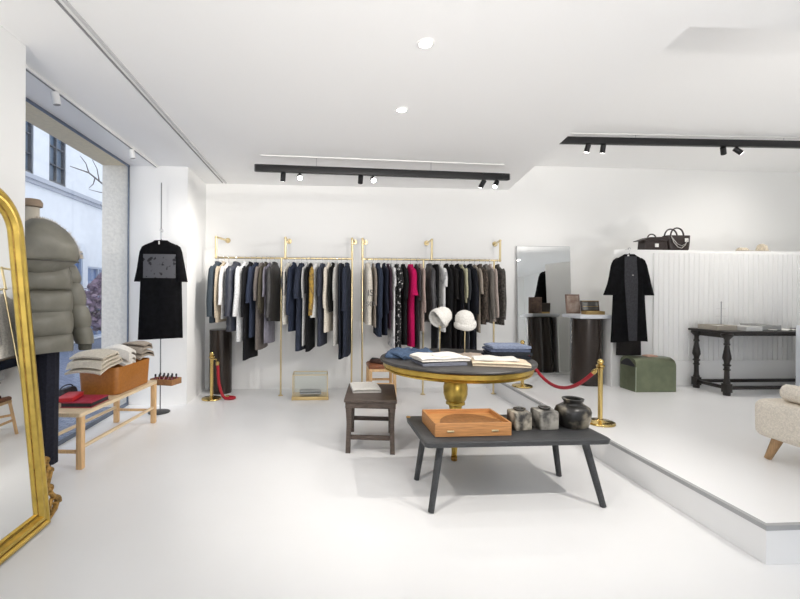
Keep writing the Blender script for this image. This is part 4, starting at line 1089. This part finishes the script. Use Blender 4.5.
MB().tube([(-.125, -.068, .19), (-.10, -.085, .10), (-.05, -.088, .045), (.0, -.088, .03), (.05, -.085, .07), (.085, -.08, .14)], .005, 8).build('chain', mat('silver_chain', (.5, .48, .46), .35, .9), t)
MB().tube([(-.12, -.066, .18), (-.06, -.086, .085), (.0, -.09, .06), (.06, -.084, .09)], .004, 8).build('chain', MATS['silver_chain'], t)
MB().box((.075, -.076, .135), (.045, .006, .045)).build('tag', PAPER, t, smooth=False)
FUR = mat('cream_fur', (.66, .58, .46), .95, 0, 60, .2, .9)
def slipper(label, x, y, rot, z, h):
    t = thing('fur_slipper', label, 'slipper', (x, y, z), rot)
    MB().rings([[Vector((rx * cos(2 * pi * i / 18), ry * sin(2 * pi * i / 18), zz)) for i in range(18)] for zz, rx, ry in ((.001, .045, .125), (.018, .048, .128))]).build('sole', mat('slipper_sole', (.50, .46, .40), .8), t)
    M = MB().rings([[Vector((.05 * cos(a), .03 + .085 * (k / 6 - .3), .016 + (h * (.9 - .25 * (k / 6 - .5) ** 2)) * max(0, sin(a)))) for a in [pi * i / 12 for i in range(13)]] + [] for k in range(7)])
    M.wobble(.006, 40, 2).build('strap', FUR, t)
slipper('cream fur slipper lying flat on the half wall ledge', 5.49, 5.26, 1.45, LEDGE, .045)
slipper('cream fur slipper with taller arch next to the flat slipper', 5.76, 5.28, 1.9, LEDGE, .105)

# ------------------------------------------------------------------ cream armchair at the right edge
ac = thing('armchair', 'cream boucle armchair with tapered oak legs on the platform', 'armchair', (3.48, 2.59, PLAT), 0)
def soft(c_, s3, r, nm, par, wob=.004, seg=5):
    M = MB().box(c_, s3, bev=r, seg=seg)
    bmesh.ops.subdivide_edges(M.bm, edges=[e for e in M.bm.edges if e.calc_length() > .12], cuts=4, use_grid_fill=True)
    return M.wobble(wob, 6, 3).build(nm, BOUCLE, par, angle=60)
soft((0, 0, .277), (.74, .70, .27), .06, 'seat', ac)
soft((.31, .0, .56), (.17, .66, .46), .07, 'backrest', ac)
for sx in (1, -1):
    for sy in (1, -1):
        MB().tube([(sx * .345, sy * .25, .001), (sx * .305, sy * .215, .155)], [.020, .032], 16).build('leg', OAKLEG, ac)
t = tag(MB().tube([(-.04, -.16, 0), (-.03, -.14, 0), (0, .0, .0), (.01, .15, 0), (.0, .17, 0)], [.03, .058, .062, .058, .03], 18).wobble(.006, 10, 2).build('bolster_cushion', BOUCLE, None, (3.235, 2.66, PLAT + .474)), 'cream boucle bolster cushion resting on the armchair', 'cushion')

# ------------------------------------------------------------------ camera
cam = bpy.data.cameras.new('camera'); co = bpy.data.objects.new('camera', cam); COL.objects.link(co)
cam.sensor_width = 36; cam.lens = 430 / 800 * 36
cam.shift_x = (400 - 348) / 800; cam.shift_y = -(299.5 - 292) / 800
yaw = math.atan(26 / 430)
co.location = (0, 0, 1.35)
co.rotation_euler = (Matrix.Rotation(-yaw, 3, 'Z') @ Matrix.Rotation(pi / 2, 3, 'X') @ Matrix.Rotation(.006, 3, 'Z')).to_euler()
cam.clip_start = .05
SC.camera = co

# ------------------------------------------------------------------ light
wd = bpy.data.worlds.new('overcast_sky'); SC.world = wd; wd.use_nodes = True
wd.node_tree.nodes['Background'].inputs[0].default_value = (.88, .95, 1.05, 1)
wd.node_tree.nodes['Background'].inputs[1].default_value = 1.45
# recessed downlights (two in view, unseen fill ones added behind the viewer)
WARM = (1, .95, .89)
for x, y in ((.605, 2.52), (.635, 3.45)): add_area(x, y, CEIL - .012, 5, .07, WARM)
for x, y in ((2.0, -1.2), (3.6, .8), (3.6, -1.0), (5.4, .4)): add_area(x, y, CEIL - .012, 2, .12, WARM)
add_spot((2.70, 1.30, 2.76), (1.25, 3.3, .2), 175, 66, 1, .022, WARM)
add_spot((-1.00, 1.25, 2.76), (.8, 3.4, .2), 130, 66, 1, .022, WARM)
# track heads washing the wall, the pillar and the clothes
for hx, e in ((.42, 5), (1.83, 7)): add_spot((hx, 4.75, 2.53), (hx - .1, 6.0, .6), e * .4, 120, 1, .06, WARM)
add_spot((-.43, 4.72, 2.53), (-1.68, 5.2, 1.5), 105, 85, 1, .08, WARM)
for hx, to in ((-.25, (-1.5, 3.6, 1.0)), (.56, (.4, 2.5, 0)), (1.99, (1.2, 3.9, .5))): add_spot((hx, 4.70, 2.53), to, 16, 110, 1, .05, WARM)
for hx, to in ((3.02, (3.0, 5.6, 1.2)), (3.2, (3.4, 4.2, .2)), (4.62, (5.0, 5.5, 1.4)), (4.79, (5.6, 4.0, .2)), (5.9, (5.8, 5.7, 2.0))): add_spot((hx, 4.66, 2.93), to, 25, 110, 1, .06, WARM)
# unseen fill spots added behind and beside the viewer, thrown forward and across
for hx, to in ((-.9, (-1.7, 5.2, 1.0)), (.2, (-.4, 6, .6)), (1.4, (1.6, 6, .6)), (3.4, (4.2, 5.2, .8))): add_spot((hx, -.4, 2.70), to, 16, 80, 1, .12, WARM)
for hy, to in ((1.2, (-1.7, 3.6, 1.0)), (2.0, (-1.7, 5.4, 1.3))): add_spot((3.9, hy, 2.75), to, 220, 55, 1, .10, WARM)
# unseen uplights added out of frame to brighten the ceiling
for hx, to in ((-1.0, (-.4, 2.6, 2.83)), (1.2, (1.2, 3.0, 2.83))): add_spot((hx, -2.3, .9), to, 520, 58, 1, .15, WARM)
add_spot((4.3, 1.0, .7), (4.6, 3.6, 3.18), 190, 85, 1, .15, WARM)

vs = SC.view_settings
vs.view_transform = 'Standard'; vs.look = 'None'; vs.exposure = 0.04; vs.gamma = 1; vs.use_curve_mapping = False
SC.cycles.max_bounces = 24; SC.cycles.diffuse_bounces = 20; SC.cycles.use_denoising = True
SC.cycles.caustics_reflective = False; SC.cycles.caustics_refractive = False
SC.cycles.sample_clamp_indirect = 6
